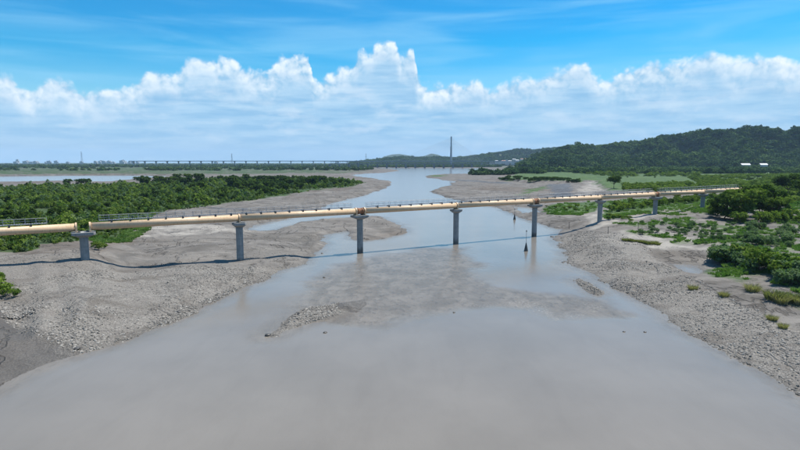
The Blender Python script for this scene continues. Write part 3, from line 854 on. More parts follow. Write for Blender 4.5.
# ---- scatter through geometry nodes (stuff only)
def scatter(name, pts, scl, meshes, label, tilt=0.12, parent_kind='stuff', cat=None):
    n = len(pts)
    c = bpy.data.collections.new(name + '_source')
    for k, ms in enumerate(meshes):
        c.objects.link(bpy.data.objects.new('%s_source_%02d' % (name, k), ms))
    m = bpy.data.meshes.new(name)
    m.vertices.add(n); m.vertices.foreach_set('co', np.asarray(pts, np.float32).ravel())
    a = m.attributes.new('rot', 'FLOAT_VECTOR', 'POINT')
    rot = np.stack([rng.normal(size=n) * tilt, rng.normal(size=n) * tilt, rng.random(n) * 6.283], 1)
    a.data.foreach_set('vector', rot.astype(np.float32).ravel())
    a = m.attributes.new('scl', 'FLOAT_VECTOR', 'POINT'); a.data.foreach_set('vector', np.asarray(scl, np.float32).ravel())
    o = mobj(name, m)
    g = bpy.data.node_groups.new(name, 'GeometryNodeTree')
    g.interface.new_socket('Geometry', in_out='INPUT', socket_type='NodeSocketGeometry')
    g.interface.new_socket('Geometry', in_out='OUTPUT', socket_type='NodeSocketGeometry')
    N, L = g.nodes.new, g.links.new
    gi, go = N('NodeGroupInput'), N('NodeGroupOutput')
    ci_ = N('GeometryNodeCollectionInfo'); ci_.inputs['Collection'].default_value = c
    ci_.inputs['Separate Children'].default_value = True; ci_.inputs['Reset Children'].default_value = True
    ip = N('GeometryNodeInstanceOnPoints'); ip.inputs['Pick Instance'].default_value = True
    ra = N('GeometryNodeInputNamedAttribute'); ra.data_type = 'FLOAT_VECTOR'; ra.inputs['Name'].default_value = 'rot'
    sa = N('GeometryNodeInputNamedAttribute'); sa.data_type = 'FLOAT_VECTOR'; sa.inputs['Name'].default_value = 'scl'
    er = N('FunctionNodeEulerToRotation')
    L(gi.outputs[0], ip.inputs['Points']); L(ci_.outputs[0], ip.inputs['Instance'])
    L(ra.outputs[0], er.inputs[0]); L(er.outputs[0], ip.inputs['Rotation']); L(sa.outputs[0], ip.inputs['Scale'])
    L(ip.outputs[0], go.inputs[0])
    md = o.modifiers.new('scatter', 'NODES'); md.node_group = g
    return tag(o, label, cat, kind=parent_kind)

def sample_poly(Q, n, seed, rmax=None):
    r = np.random.default_rng(seed)
    lo, hi = Q.min(0), Q.max(0)
    out = []
    got = 0
    while got < n:
        p = lo + (hi - lo) * r.random((n * 2, 2))
        p = p[signed(p, Q) > 0]
        out.append(p); got += len(p)
        if len(p) == 0: break
    return np.concatenate(out)[:n]

def sample_density(Q, dens, seed, xlim=0.95):
    """points in polygon Q, dens(r) points per square metre; sampled in bands of distance"""
    r = np.random.default_rng(seed)
    lo = np.hypot(Q[:, 0], Q[:, 1]).min() * 0.6; hi = np.hypot(Q[:, 0], Q[:, 1]).max()
    edges = np.geomspace(max(lo, 20), hi, 24)
    out = []
    for a, b in zip(edges[:-1], edges[1:]):
        x1 = math.atan(xlim)
        area = (b * b - a * a) * x1
        n = int(area * dens((a + b) / 2))
        if n <= 0: continue
        tt = r.uniform(-x1, x1, n); rr_ = np.sqrt(r.uniform(a * a, b * b, n))
        p = np.stack([np.sin(tt) * rr_, np.cos(tt) * rr_], 1)
        out.append(p[signed(p, Q) > 0])
    return np.concatenate(out)

# ------------------------------------------------------------------ the pipeline bridge
C_ = 0.144670
D0 = 118.0
XI = lambda i: (83.089 + 190.384 * i) / (1 + C_ * i)
YI = lambda i: 226.8 - 0.0569 * (XI(i) - 83)
RP = 0.84
AX = [at_dist(XI(i), YI(i), D0 * (1 + C_ * i)) for i in range(0, 9)]
AX = [AX[0] * 2 - AX[1]] + AX              # one span beyond the left edge
AX[0].z = AX[1].z - 0.25
bridge = tag(empty('pipeline_bridge', (AX[2].x, AX[2].y, 0)), 'long cream pipeline bridge on round grey concrete piers crossing the river', 'bridge')
B0 = Vector((AX[2].x, AX[2].y, 0))
BDIR = (AX[8] - AX[1]); BDIR.z = 0; BDIR.normalize()
BANG = math.atan2(BDIR.y, BDIR.x)
BN = Vector((-BDIR.y, BDIR.x, 0))           # away from the camera

pipe_cache = {}
def pipe_mesh(length):
    k = round(length, 2)
    if k not in pipe_cache:
        v, f = lathe([(RP, 0), (RP, length)], 40)
        ms = mesh_from(v, f, 'pipe_section', True); ms.materials.append(M['pipe']); pipe_cache[k] = ms
        ms.polygons[-1].use_smooth = False; ms.polygons[-2].use_smooth = False
    return pipe_cache[k]

def ring_mesh(ro, ri, th_, mat):
    v, f = lathe([(ri, -th_ / 2), (ro, -th_ / 2), (ro, th_ / 2), (ri, th_ / 2), (ri, -th_ / 2)], 40, False)
    m = mesh_from(v, f, 'ring'); m.materials.append(mat); return m
RING = ring_mesh(RP * 1.22, RP * 0.98, 0.34, M['pipe'])
RINGR = ring_mesh(RP * 1.18, RP * 0.98, 0.30, M['rust'])
bm = bmesh.new()
for s in (-1, 1):
    add_box(bm, (0, s * 0.72, -0.72), (0.34, 0.34, 1.0))
add_box(bm, (0, 0, -1.06), (0.5, 2.0, 0.18))
SADDLE = bm_mesh(bm, 'saddle'); SADDLE.materials.append(M['pipe'])
bm = bmesh.new()                             # coupling sleeve between two rings
v, f = lathe([(RP * 1.02, -0.95), (RP * 1.1, -0.85), (RP * 1.1, -0.55), (RP * 1.02, -0.5), (RP * 1.02, 0.5), (RP * 1.1, 0.55), (RP * 1.1, 0.85), (RP * 1.02, 0.95)], 32, False)
SLEEVE = mesh_from(v, f, 'sleeve', True); SLEEVE.materials.append(M['rust'])
POST = mesh_from(*lathe([(0.035, 0), (0.035, 1.12)], 6), 'post'); POST.materials.append(M['steel'])
bm = bmesh.new()                             # bracket that carries the walkway, sits on the crown of the pipe
add_box(bm, (0, 0.30, 0.20), (0.22, 1.4, 0.14)); add_box(bm, (0, -0.36, 0.08), (0.32, 0.28, 0.30)); add_box(bm, (0, 0.75, -0.25), (0.14, 0.12, 0.9)); add_box(bm, (0, -0.36, 0.36), (0.10, 0.10, 0.34))
BRACK = bm_mesh(bm, 'bracket'); BRACK.materials.append(M['dark_steel'])
BEAR = None
EXP = {0: True, 1: True, 3: True, 5: True, 7: True, 9: True}     # piers (index in AX) with a double bearing
WALK_OFF = 0.62                               # walkway centre, behind the crown of the pipe
for k in range(len(AX) - 1):
    a, b = AX[k].copy(), AX[k + 1].copy()
    u = (b - a).normalized()
    gap_a = 1.15 if k in EXP else 0.0
    gap_b = 1.15 if (k + 1) in EXP else 0.0
    p0, p1 = a + u * gap_a, b - u * gap_b
    L = (p1 - p0).length
    q_ = u.to_track_quat('Z', 'Y')
    sec = mobj('pipe_section', pipe_mesh(L), parent=bridge, loc=p0 - B0, rot=q_.to_euler())
    inv = sec.rotation_euler.to_matrix().inverted()
    def sub(name, mesh, w_, parent=sec, base=p0, inv=inv, rotz=0, scale=None):
        # place a child by its point in the world, upright along the bridge
        o = mobj(name, mesh, parent=parent)
        o.location = inv @ (w_ - base)
        o.rotation_euler = (inv @ Matrix.Rotation(BANG, 3, 'Z')).to_euler()
        return o
    for d, exp in ((0.17 if gap_a else 0.0, bool(gap_a)), (L - 0.17 if gap_b else None, bool(gap_b))):
        if d is None: continue
        rg = mobj('ring_flange', RING, parent=sec, loc=(0, 0, d))
        sub('saddle', SADDLE, p0 + u * d)
    # walkway
    short = 5.5
    w0 = p0 + u * (1.2 if k not in (1,) else 2.0); w1 = p1 - u * (short if k == 0 else 4.0 if k == len(AX) - 2 else 1.2 if gap_b else -1.2)
    up = Vector((0, 0, RP + 0.34)); off = BN * WALK_OFF
    Lw = (w1 - w0).length
    wk = empty('walkway', w0 + up + off - B0, 0, bridge)
    wk.rotation_euler = (0, -math.asin(u.z), BANG)
    bm = bmesh.new()
    for yy in (-0.42, 0.42): add_box(bm, (Lw / 2, yy, 0), (Lw, 0.07, 0.16))
    for j in range(int(Lw / 0.45)): add_box(bm, (0.2 + j * 0.45, 0, 0.05), (0.30, 0.78, 0.04))
    mobj('deck_grating', bm_mesh(bm, 'deck'), M['steel'], wk)
    for yy in (-0.44, 0.44):
        for hz in (0.6, 1.12):
            bm = bmesh.new(); add_bar(bm, (0, yy, hz), (Lw, yy, hz), 0.028 if hz > 1 else 0.02, seg=6)
            mobj('handrail' if hz > 1 else 'midrail', bm_mesh(bm, 'rail'), M['steel'], wk)
        npst = max(2, int(Lw / 1.9))
        for j in range(npst + 1):
            mobj('railing_post', POST, None, wk, loc=(Lw * j / npst, yy, 0.0))
    nb = 9
    for j in range(nb):
        pt = a + (b - a) * ((j + 0.5) / nb)
        if (pt - w0).dot(u) < 0 or (w1 - pt).dot(u) < 0: continue
        sub('support_bracket', BRACK, pt + Vector((0, 0, RP)))

SHAFT_R = 0.86
for k, a in enumerate(AX[:-1]):
    wide = k in EXP
    gx, gy = a.x, a.y
    gz = min(ground(gx, gy), ground(gx + 1, gy), ground(gx - 1, gy), ground(gx, gy - 1)) - 1.0
    gz = min(gz, -0.6) if gz < 0.5 else gz
    topz = a.z - 1.15
    pr = empty('pier', (gx - B0.x, gy - B0.y, gz), BANG, bridge)
    cap_h = 1.0
    hh = topz - cap_h - gz
    v, f = lathe([(SHAFT_R * 1.03, 0), (SHAFT_R, 0.1), (SHAFT_R, hh - 0.9), (SHAFT_R * 1.05, hh + 0.02)], 32)
    mobj('shaft', mesh_from(v, f, 'shaft', True), M['concrete'], pr)
    cx = 2.35 if wide else 1.5
    cy = 1.75
    def oct_(x, y, c, z): return [(x - c, -y, z), (x, -y + c, z), (x, y - c, z), (x - c, y, z), (-x + c, y, z), (-x, y - c, z), (-x, -y + c, z), (-x + c, -y, z)]
    vs = oct_(SHAFT_R + .12, SHAFT_R + .12, .5, hh - 0.15) + oct_(cx, cy, .45, hh + 0.45) + oct_(cx, cy, .45, hh + cap_h) 
    fs = [(i + 8 * j, (i + 1) % 8 + 8 * j, (i + 1) % 8 + 8 * (j + 1), i + 8 * (j + 1)) for j in range(2) for i in range(8)] + [tuple(range(7, -1, -1)), tuple(range(16, 24))]
    mobj('cap', mesh_from(vs, fs, 'cap'), M['concrete'], pr)
    for s in ((-0.98, 0.98) if wide else (0,)):
        bm = bmesh.new(); add_box(bm, (s, 0, hh + cap_h + 0.045), (0.9, 2.1, 0.09))
        for yy in (-0.75, 0.75): add_box(bm, (s, yy, hh + cap_h + 0.14), (0.5, 0.4, 0.12))
        mobj('bearing', bm_mesh(bm, 'bearing'), M['dark_steel'], pr)
    if wide and k not in (0, 1):
        u = (AX[k + 1] - AX[k]).normalized()
        mobj('coupling_sleeve', SLEEVE, None, bridge, loc=a - B0, rot=u.to_track_quat('Z', 'Y').to_euler())

ab = AX[-1]
gz = ground(ab.x, ab.y)
bm = bmesh.new()
add_box(bm, (0.8, 0, (ab.z + .2 - gz) / 2 - .5), (2.6, 3.0, ab.z + .2 - gz + 1)); add_box(bm, (0.9, 0, ab.z + .3 - gz), (3.0, 3.4, .25))
mobj('anchor_block', bm_mesh(bm, 'anchor'), M['concrete'], bridge, loc=(ab.x - B0.x, ab.y - B0.y, gz), rot=(0, 0, BANG))

# ------------------------------------------------------------------ far bridges
YT = 2330.0
tb = tag(empty('truss_bridge', (at_dist(415, 165, YT).x, YT, 0)), 'far low truss bridge on short dark piers beneath the tall pylon', 'bridge')
x0, x1 = at_dist(330, 165, YT).x - tb.location.x, at_dist(472, 165, YT).x - tb.location.x
npan = 15
step = (x1 - x0) / npan
zb, zt = 18.0, 27.5
bm = bmesh.new()
for yy in (-4, 4): add_box(bm, ((x0 + x1) / 2, yy, zb), (x1 - x0, 1.0, 2.2))
add_box(bm, ((x0 + x1) / 2, 0, zb + .6), (x1 - x0, 8, .5))
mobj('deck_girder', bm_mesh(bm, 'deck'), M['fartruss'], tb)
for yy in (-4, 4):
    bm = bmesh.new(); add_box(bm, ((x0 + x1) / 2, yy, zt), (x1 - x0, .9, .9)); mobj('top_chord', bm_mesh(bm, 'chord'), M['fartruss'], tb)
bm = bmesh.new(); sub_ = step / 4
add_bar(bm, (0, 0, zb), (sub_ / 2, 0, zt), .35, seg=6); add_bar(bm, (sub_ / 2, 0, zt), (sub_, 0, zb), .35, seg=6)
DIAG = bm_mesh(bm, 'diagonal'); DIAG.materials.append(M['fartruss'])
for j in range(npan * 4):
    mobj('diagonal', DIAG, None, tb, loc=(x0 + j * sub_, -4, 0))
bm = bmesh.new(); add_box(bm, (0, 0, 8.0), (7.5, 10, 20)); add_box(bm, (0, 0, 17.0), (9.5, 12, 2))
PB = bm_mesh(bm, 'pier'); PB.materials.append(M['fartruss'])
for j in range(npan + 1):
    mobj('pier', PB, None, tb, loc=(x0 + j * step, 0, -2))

YC = 3000.0
pb = at_dist(451, 163, YC)
cb = tag(empty('cable_stayed_bridge', (pb.x, YC, 0)), 'distant motorway bridge with one tall slim pylon and fanned cables', 'bridge')
TOPZ = at_dist(451, 136.5, YC).z
bm = bmesh.new()
add_box(bm, (0, 0, 110 + (TOPZ - 110) / 2), (6.5, 7, TOPZ - 110))
for s in (-1, 1): add_bar(bm, (0, s * 16, 0), (0, s * 2.5, 112), 5.2, 4.4, 8)
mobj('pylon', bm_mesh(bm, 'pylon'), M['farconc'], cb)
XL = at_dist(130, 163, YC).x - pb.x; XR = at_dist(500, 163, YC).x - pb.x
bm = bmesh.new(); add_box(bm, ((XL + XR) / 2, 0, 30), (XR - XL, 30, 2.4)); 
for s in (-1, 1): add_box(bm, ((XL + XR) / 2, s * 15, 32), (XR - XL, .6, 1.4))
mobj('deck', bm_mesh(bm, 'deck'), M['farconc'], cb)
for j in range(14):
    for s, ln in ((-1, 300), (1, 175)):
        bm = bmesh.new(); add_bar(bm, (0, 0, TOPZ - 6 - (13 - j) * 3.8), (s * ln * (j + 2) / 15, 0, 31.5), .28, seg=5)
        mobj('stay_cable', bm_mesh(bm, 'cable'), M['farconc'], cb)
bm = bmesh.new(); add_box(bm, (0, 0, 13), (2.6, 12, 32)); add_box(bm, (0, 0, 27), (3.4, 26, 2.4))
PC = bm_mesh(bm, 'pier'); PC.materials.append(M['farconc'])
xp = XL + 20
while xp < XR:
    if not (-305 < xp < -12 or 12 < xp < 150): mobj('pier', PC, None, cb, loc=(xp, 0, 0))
    xp += 62

# lattice masts on the plain
def mast(px, ytop, Y, label):
    b = at_dist(px, 163.5, Y); zt_ = at_dist(px, ytop, Y).z
    root = tag(empty('transmission_tower', (b.x, Y, 1.5)), label, 'pylon', 'transmission towers on the far plain')
    h = zt_ - 1.5
    bw = h * .075
    lv = 8
    for sx, sy in ((1, 1), (1, -1), (-1, 1), (-1, -1)):
        bm = bmesh.new(); add_bar(bm, (sx * bw, sy * bw, 0), (sx * .5, sy * .5, h), .55, .35, 5); mobj('leg', bm_mesh(bm, 'leg'), M['fartruss'], root)
    bm = bmesh.new()
    for j in range(lv):
        t0, t1 = j / lv, (j + 1) / lv
        w0_, w1_ = bw * (1 - t0) + .5 * t0, bw * (1 - t1) + .5 * t1
        for sy in (-1, 1):
            add_bar(bm, (-w0_, sy * w0_, h * t0), (w1_, sy * w1_, h * t1), .25, seg=4); add_bar(bm, (w0_, sy * w0_, h * t0), (-w1_, sy * w1_, h * t1), .25, seg=4)
    mobj('bracing', bm_mesh(bm, 'bracing'), M['fartruss'], root)
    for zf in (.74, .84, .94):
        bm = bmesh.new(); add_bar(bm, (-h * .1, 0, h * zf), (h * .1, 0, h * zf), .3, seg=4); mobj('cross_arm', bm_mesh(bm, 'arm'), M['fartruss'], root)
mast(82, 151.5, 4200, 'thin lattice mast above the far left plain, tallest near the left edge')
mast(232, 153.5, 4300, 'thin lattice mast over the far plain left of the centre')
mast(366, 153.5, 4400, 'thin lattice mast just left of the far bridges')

# ------------------------------------------------------------------ buildings far off
def block_mesh(seed, mat):
    r = random.Random(seed)
    bm = bmesh.new()
    add_box(bm, (0, 0, .5), (1, 1, 1)); add_box(bm, (r.uniform(-.2, .2), 0, 1.05), (.4, .5, .1)); add_box(bm, (.62, .1, .36), (.3, .8, .72))
    for j in range(6): add_box(bm, (0, -.505, .12 + j * .15), (.86, .03, .06))
    m = bm_mesh(bm, 'block'); m.materials.append(mat); return m
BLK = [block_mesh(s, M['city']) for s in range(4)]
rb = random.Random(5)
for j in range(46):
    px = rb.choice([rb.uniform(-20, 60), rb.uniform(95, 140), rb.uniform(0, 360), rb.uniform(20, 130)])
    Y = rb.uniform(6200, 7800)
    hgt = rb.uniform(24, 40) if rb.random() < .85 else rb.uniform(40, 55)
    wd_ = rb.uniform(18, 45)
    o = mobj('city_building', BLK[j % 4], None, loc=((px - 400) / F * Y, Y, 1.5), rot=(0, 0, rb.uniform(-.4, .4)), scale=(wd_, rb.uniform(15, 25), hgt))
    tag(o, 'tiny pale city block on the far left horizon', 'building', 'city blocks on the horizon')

def house(loc, wx, wy, h, rz, label, roofmat, flat, group=None):
    r_ = tag(empty('house', loc, rz), label, 'house', group)
    bm = bmesh.new(); add_box(bm, (0, 0, h / 2 - 1), (wx, wy, h + 2)); mobj('wall', bm_mesh(bm, 'wall'), M['white'], r_)
    if flat:
        bm = bmesh.new(); add_box(bm, (0, 0, h + .25), (wx + 1, wy + 1, .5)); add_box(bm, (wx * .2, 0, h + 1.4), (wx * .3, wy * .4, 2.2)); mobj('roof', bm_mesh(bm, 'roof'), roofmat, r_)
    else:
        e = .8; rh = wy * .28
        vs = [(-wx / 2 - e, -wy / 2 - e, h), (wx / 2 + e, -wy / 2 - e, h), (wx / 2 + e, wy / 2 + e, h), (-wx / 2 - e, wy / 2 + e, h), (-wx / 2 - e, 0, h + rh), (wx / 2 + e, 0, h + rh)]
        mobj('roof', mesh_from(vs, [(0, 1, 5, 4), (2, 3, 4, 5), (1, 2, 5), (3, 0, 4), (3, 2, 1, 0)], 'roof'), roofmat, r_)
    nw = max(2, int(wx / 4))
    for fl in range(max(1, int(h / 3.4))):
        for j in range(nw):
            bm = bmesh.new(); add_box(bm, (-wx / 2 + wx * (j + .5) / nw, -wy / 2 - .04, 1.8 + fl * 3.3), (1.7, .16, 1.5)); mobj('window', bm_mesh(bm, 'window'), M['glass'], r_)

def on_hill(V, px, py):
    """the slope point whose sight line passes the photo point"""
    nvv, nuu, _ = V.shape
    best = None
    Z = V.reshape(-1, 3)
    cp, sp_ = math.cos(PITCH), math.sin(PITCH)
    yv = Z[:, 1] * cp - (Z[:, 2] - CAM_H) * sp_
    zv = Z[:, 1] * sp_ + (Z[:, 2] - CAM_H) * cp
    X = 400 + F * Z[:, 0] / yv; Y = 225 - F * zv / yv
    i = np.argmin((X - px) ** 2 * .3 + (Y - py) ** 2 + np.where(np.arange(len(Z)) >= nuu * (nvv - 8), 1e6, 0))
    return Vector(Z[i])
vill = [(492, 163.2, 24), (496.5, 162.5, 16), (500, 163.3, 20), (503.5, 162.2, 22), (507, 163.4, 18), (510, 162, 20), (513.5, 163.2, 26), (517, 162.4, 18), (520, 161.6, 24), (523, 161, 30), (506, 161, 16), (514, 160.8, 18)]
for j, (px, py, wx) in enumerate(vill):
    p = at_dist(px, py, 3050 + (j % 3) * 60)
    gz = max(p.z - 6, 3.0)
    house((p.x, p.y, gz), wx, 12, 12 + (j * 37 % 5) * 1.5, .2 * math.sin(j * 2.1), 'small white house in the far village at the foot of the ridge', M['roofw'] if j % 3 else M['roofr'], j % 2 == 0, 'white houses of the far village')

# ------------------------------------------------------------------ woods on the hills and the far plain
def surf_points(V, n, seed, vmax=None):
    r = np.random.default_rng(seed)
    nv_, nu_, _ = V.shape
    nv_ = nv_ - 5
    i = r.random(n) * (nv_ - 1.001); j = r.random(n) * (nu_ - 1.001)
    i0, j0 = i.astype(int), j.astype(int); fi, fj = (i - i0)[:, None], (j - j0)[:, None]
    return (V[i0, j0] * (1 - fi) + V[i0 + 1, j0] * fi) * (1 - fj) + (V[i0, j0 + 1] * (1 - fi) + V[i0 + 1, j0 + 1] * fi) * fj
pA = surf_points(VA, 22000, 3); pB = surf_points(VB, 16000, 4)
def crown_scale(n, lo, hi, tall=1.0):
    s = rng.uniform(lo, hi, n) * np.where(rng.random(n) < .08, 1.35, 1.0)
    return np.stack([s, s, s * tall * rng.uniform(.8, 1.25, n)], 1)
houses_r = [(745, 165.3, 21), (761, 165, 17)]
hp = []
for px, py, wx in houses_r:
    p = on_hill(VA, px, py + 1.5); hp.append(p)
keep = np.ones(len(pA), bool)
for p in hp:
    d = p.xy
    for s_ in np.linspace(0, 1, 8):
        c = Vector((d.x * (1 - .028 * s_), d.y * (1 - .028 * s_)))
        keep &= np.hypot(pA[:, 0] - c.x, (pA[:, 1] - c.y)) > 19
pA = pA[keep]
scatter('hill_forest', pA - [0, 0, .5], crown_scale(len(pA), 5.0, 14.0), CROWNS, 'dense dark green woodland covering the ridge on the right', cat='forest')
scatter('far_hill_forest', pB - [0, 0, .5], crown_scale(len(pB), 8, 13), CROWNS, 'hazy woodland on the low far ridge', cat='forest')
for p, (px, py, wx), lb in zip(hp, houses_r, ('long pale-roofed house among the trees of the right ridge, the left of two', 'pale-roofed house among the trees of the right ridge, the right of two')):
    house((p.x, p.y, p.z + 1), wx, 14, 6.5, -.15, lb, M['roofw'], False)

# belt of trees along the far plain
def belt(px0, px1, r0, r1, n, seed, thin=0.0):
    r = np.random.default_rng(seed)
    Y = 1 / r.uniform(1 / r1, 1 / r0, n); X = (r.uniform(px0, px1, n) - 400) / F * Y
    p = np.stack([X, Y], 1)
    k = (shore(p) > 12) & (fbm(X, Y, 160, 3) > thin - .4)
    p = p[k]
    return np.column_stack([p, np.maximum(height(p), .5)])
bp = np.concatenate([belt(-350, 385, 2350, 6000, 7500, 7, .1), belt(-350, 372, 1450, 2350, 2200, 8, .38), belt(365, 500, 2420, 2950, 1800, 12, -.3), belt(470, 900, 1000, 1500, 3000, 9, .25), belt(500, 900, 1150, 1480, 1800, 10, .0)])
scatter('far_woodland', bp, crown_scale(len(bp), 5.5, 9.5, .8), CROWNS, 'dark belt of trees along the far plain', cat='forest')

# ------------------------------------------------------------------ thicket on the left bank
vp = sample_density(Z_VEG_L, lambda r: 0.26 if r < 230 else 0.15 if r < 420 else .07, 31, 1.45)
h_ = fbm(vp[:, 0], vp[:, 1], 22, 3)
kp = (shore(vp) > 3) & (fbm(vp[:, 0], vp[:, 1], 9, 2) > -.26)
vp, h_ = vp[kp], h_[kp]
r_ = np.hypot(vp[:, 0], vp[:, 1])
sc = (0.55 + 0.75 * rng.random(len(vp)) ** 1.5 + h_ * 1.1) * np.where(r_ < 230, .95, np.where(r_ < 420, 1.1, 1.15))
edge = sst(signed(vp, Z_VEG_L), 0, 9) * .5 + .5
sc = np.clip(sc, .4, 2.4) * edge
MIXED = SHRUBS + [grid_like(*leaf_cloud(260, rand_blobs(s_, 7, 1.4, 2.6, 0.4, 0.8), 0.22, s_), M[mt_], 'shrub') for s_, mt_ in ((8, 'grey_shrub'), (9, 'grey_shrub'), (10, 'tree'), (11, 'tree'))] + [REEDS[0]]
scatter('thicket', np.column_stack([vp, height(vp) - .1]), np.stack([sc, sc, sc * rng.uniform(.7, 1.45, len(sc))], 1), MIXED, 'dense green thicket covering the left bank', cat='thicket')

# scrub beyond the right end of the pipeline and along the foot of the ridge
SCR = [poly([(688, 177), (740, 175), (1000, 174), (1000, 201), (776, 201), (745, 193), (715, 190), (690, 189), (700, 184)], 4.5), poly([(520, 170.5), (560, 169), (700, 169), (700, 177), (640, 176), (610, 177), (590, 174), (560, 171.5)], 4.5), poly([(624, 185.5), (660, 184), (690, 183), (702, 190), (645, 191.5), (620, 190.5)], 4.2)]
q1 = sample_density(SCR[0], lambda r: .055, 91); q1 = q1[fbm(q1[:, 0], q1[:, 1], 45, 4, .6) > -.12]
q2 = sample_density(SCR[1], lambda r: .006, 92); q2 = q2[fbm(q2[:, 0], q2[:, 1], 60, 3) > -.15]
q4 = sample_density(SCR[2], lambda r: .05, 93); q4 = q4[fbm(q4[:, 0], q4[:, 1], 25, 3) > -.15]
q1 = np.concatenate([q1, q4])
q3 = np.concatenate([q1, q2]); s3 = rng.uniform(.7, 1.9, len(q3)) * np.where(np.arange(len(q3)) < len(q1), 1, 1.8)
scatter('scrubland', np.column_stack([q3, height(q3) - .1]), np.stack([s3, s3, s3 * .8], 1), SHRUBS, 'dense dark green scrub on the flat between pipeline end and ridge', cat='scrub')

# grass and reeds
gp = np.concatenate([sample_density(q_, lambda r: .5 if r < 260 else .12, 50 + i) for i, q_ in enumerate(Z_GREEN_P[:2])])
gp = gp[fbm(gp[:, 0], gp[:, 1], 10, 4, .65) > -.12]
gp2 = sample_density(Z_SCRUB_R, lambda r: .24, 60); gp2 = gp2[fbm(gp2[:, 0], gp2[:, 1], 14, 4, .6) + .8 * fbm(gp2[:, 0], gp2[:, 1], 4, 3, .6) > .03]
gp4 = sample_poly(poly([(152, 214), (140, 223), (128, 228), (118, 238), (88, 241), (96, 248), (130, 240), (150, 228)], 2.5), 260, 62)
gp = np.concatenate([gp, gp2, gp4]); gp = gp[shore(gp) > 1.5]
rg_ = np.hypot(gp[:, 0], gp[:, 1])
gs = rng.uniform(.28, .6, len(gp)) * np.where(rg_ > 350, 2.0, 1.0)
scatter('meadow_grass', np.column_stack([gp, height(gp) - .05]), np.stack([gs * 1.5, gs * 1.5, gs * .8], 1), REEDS, 'bright green grass growing in patches on the banks', cat='grass')

# cobbles
def cob(Q, n, seed, lo, hi, pw=2.5):
    p = sample_poly(Q, n, seed)
    k = (shore(p) > -.25) & (fbm(p[:, 0], p[:, 1], 9, 4, .6) * 1.5 + np.random.default_rng(seed).random(len(p)) * .6 > .16)
    p = p[k]
    s = lo + (hi - lo) * np.random.default_rng(seed + 1).random(len(p)) ** pw
    return np.column_stack([p, np.maximum(height(p), -.02)]), s
parts = [cob(poly([(100, 246), (150, 232), (230, 228), (330, 226), (300, 262), (240, 266), (140, 272)], .9), 5000, 85, .05, .22, 3), cob(np.clip(Z_GRAVEL[0], -130, 400), 22000, 71, .05, .23, 3), cob(Z_GRAVEL[1], 24000, 73, .06, .24, 3), cob(poly([(264, 337), (268, 331), (280, 324), (295, 315), (305, 309), (325, 306), (340, 304), (338, 312), (342, 315), (312, 322), (292, 331), (276, 337)]), 1500, 75, .06, .25, 2), cob(ISLES[1], 500, 77, .08, .25), cob(np.clip(Z_MOUND[0], -120, 400), 5000, 79, .05, .20),
         cob(poly([(0, 316), (60, 318), (100, 330), (100, 346), (70, 346), (30, 337), (0, 326)], 1.0), 800, 81, .10, .28, 1.5), cob(poly([(150, 322), (205, 300), (250, 280), (256, 284), (235, 294), (205, 309), (150, 334)], .4), 1300, 83, .10, .34, 1.8)]
cp_ = np.concatenate([p for p, s in parts]); cs = np.concatenate([s for p, s in parts])
scatter('cobbles', cp_, np.stack([cs, cs, cs], 1), STONES, 'grey cobbles strewn over the gravel bars', tilt=.3, cat='gravel')

# ------------------------------------------------------------------ trees and shrubs one can tell apart
def make_tree(seed, H, R, mat, nleaf, leaf, trunk_h=.35, nlimb=6, name='tree', nblob=14, zlo=.5):
    """returns (trunk mesh, crown mesh) of a tree H tall with a crown of radius R"""
    r = random.Random(seed)
    blobs = []
    bm = bmesh.new()
    th_ = H * trunk_h
    p = Vector((0, 0, -.4)); rad_ = H * .028
    pts_ = [p.copy()]
    for j in range(3):
        qn = p + Vector((r.uniform(-.12, .12) * H * .3, r.uniform(-.12, .12) * H * .3, (th_ + .4) / 3))
        add_bar(bm, p, qn, rad_ * (1 - j * .18), rad_ * (1 - (j + 1) * .18), 8); p = qn
    for j in range(nlimb):
        a = j * 6.283 / nlimb + r.uniform(-.4, .4)
        d = R * r.uniform(.35, .75)
        e = Vector((math.cos(a) * d, math.sin(a) * d, H * r.uniform(.55, .82)))
        mdl = p.lerp(e, .5) + Vector((0, 0, -H * .04))
        add_bar(bm, p, mdl, rad_ * .5, rad_ * .33, 6); add_bar(bm, mdl, e, rad_ * .33, rad_ * .12, 6)
        for _ in range(2):
            e2 = e + Vector((r.uniform(-1, 1), r.uniform(-1, 1), r.uniform(.1, .8))) * R * .35
            add_bar(bm, mdl.lerp(e, .6), e2, rad_ * .2, rad_ * .06, 5)
        blobs.append((e.x, e.y, e.z, R * r.uniform(.3, .44), R * r.uniform(.3, .44), R * r.uniform(.22, .34)))
    for j in range(nblob):
        a = r.random() * 6.283; d = R * math.sqrt(r.random()) * .72
        s = R * r.uniform(.2, .38)
        blobs.append((math.cos(a) * d, math.sin(a) * d, H * (r.uniform(zlo, .9)) * (1 - .22 * (d / R) ** 2), s, s, s * .75))
    tm = bm_mesh(bm, 'trunk'); tm.materials.append(M['bark'])
    if zlo < .24: blobs = [(a, b, c, d * .8, e * .8, f * .8) for a, b, c, d, e, f in blobs]
    cm_ = grid_like(*leaf_cloud(nleaf, blobs, leaf, seed), mat, 'crown')
    return tm, cm_

def place_tree(kit, loc, s, rz, label, group=None, name='tree', cat='tree', trunk='trunk', crown='crown', sz=1.0):
    o = tag(empty(name, loc, rz), label, cat, group)
    o.scale = (s, s, s * sz)
    mobj(trunk, kit[0], None, o); mobj(crown, kit[1], None, o)
    return o

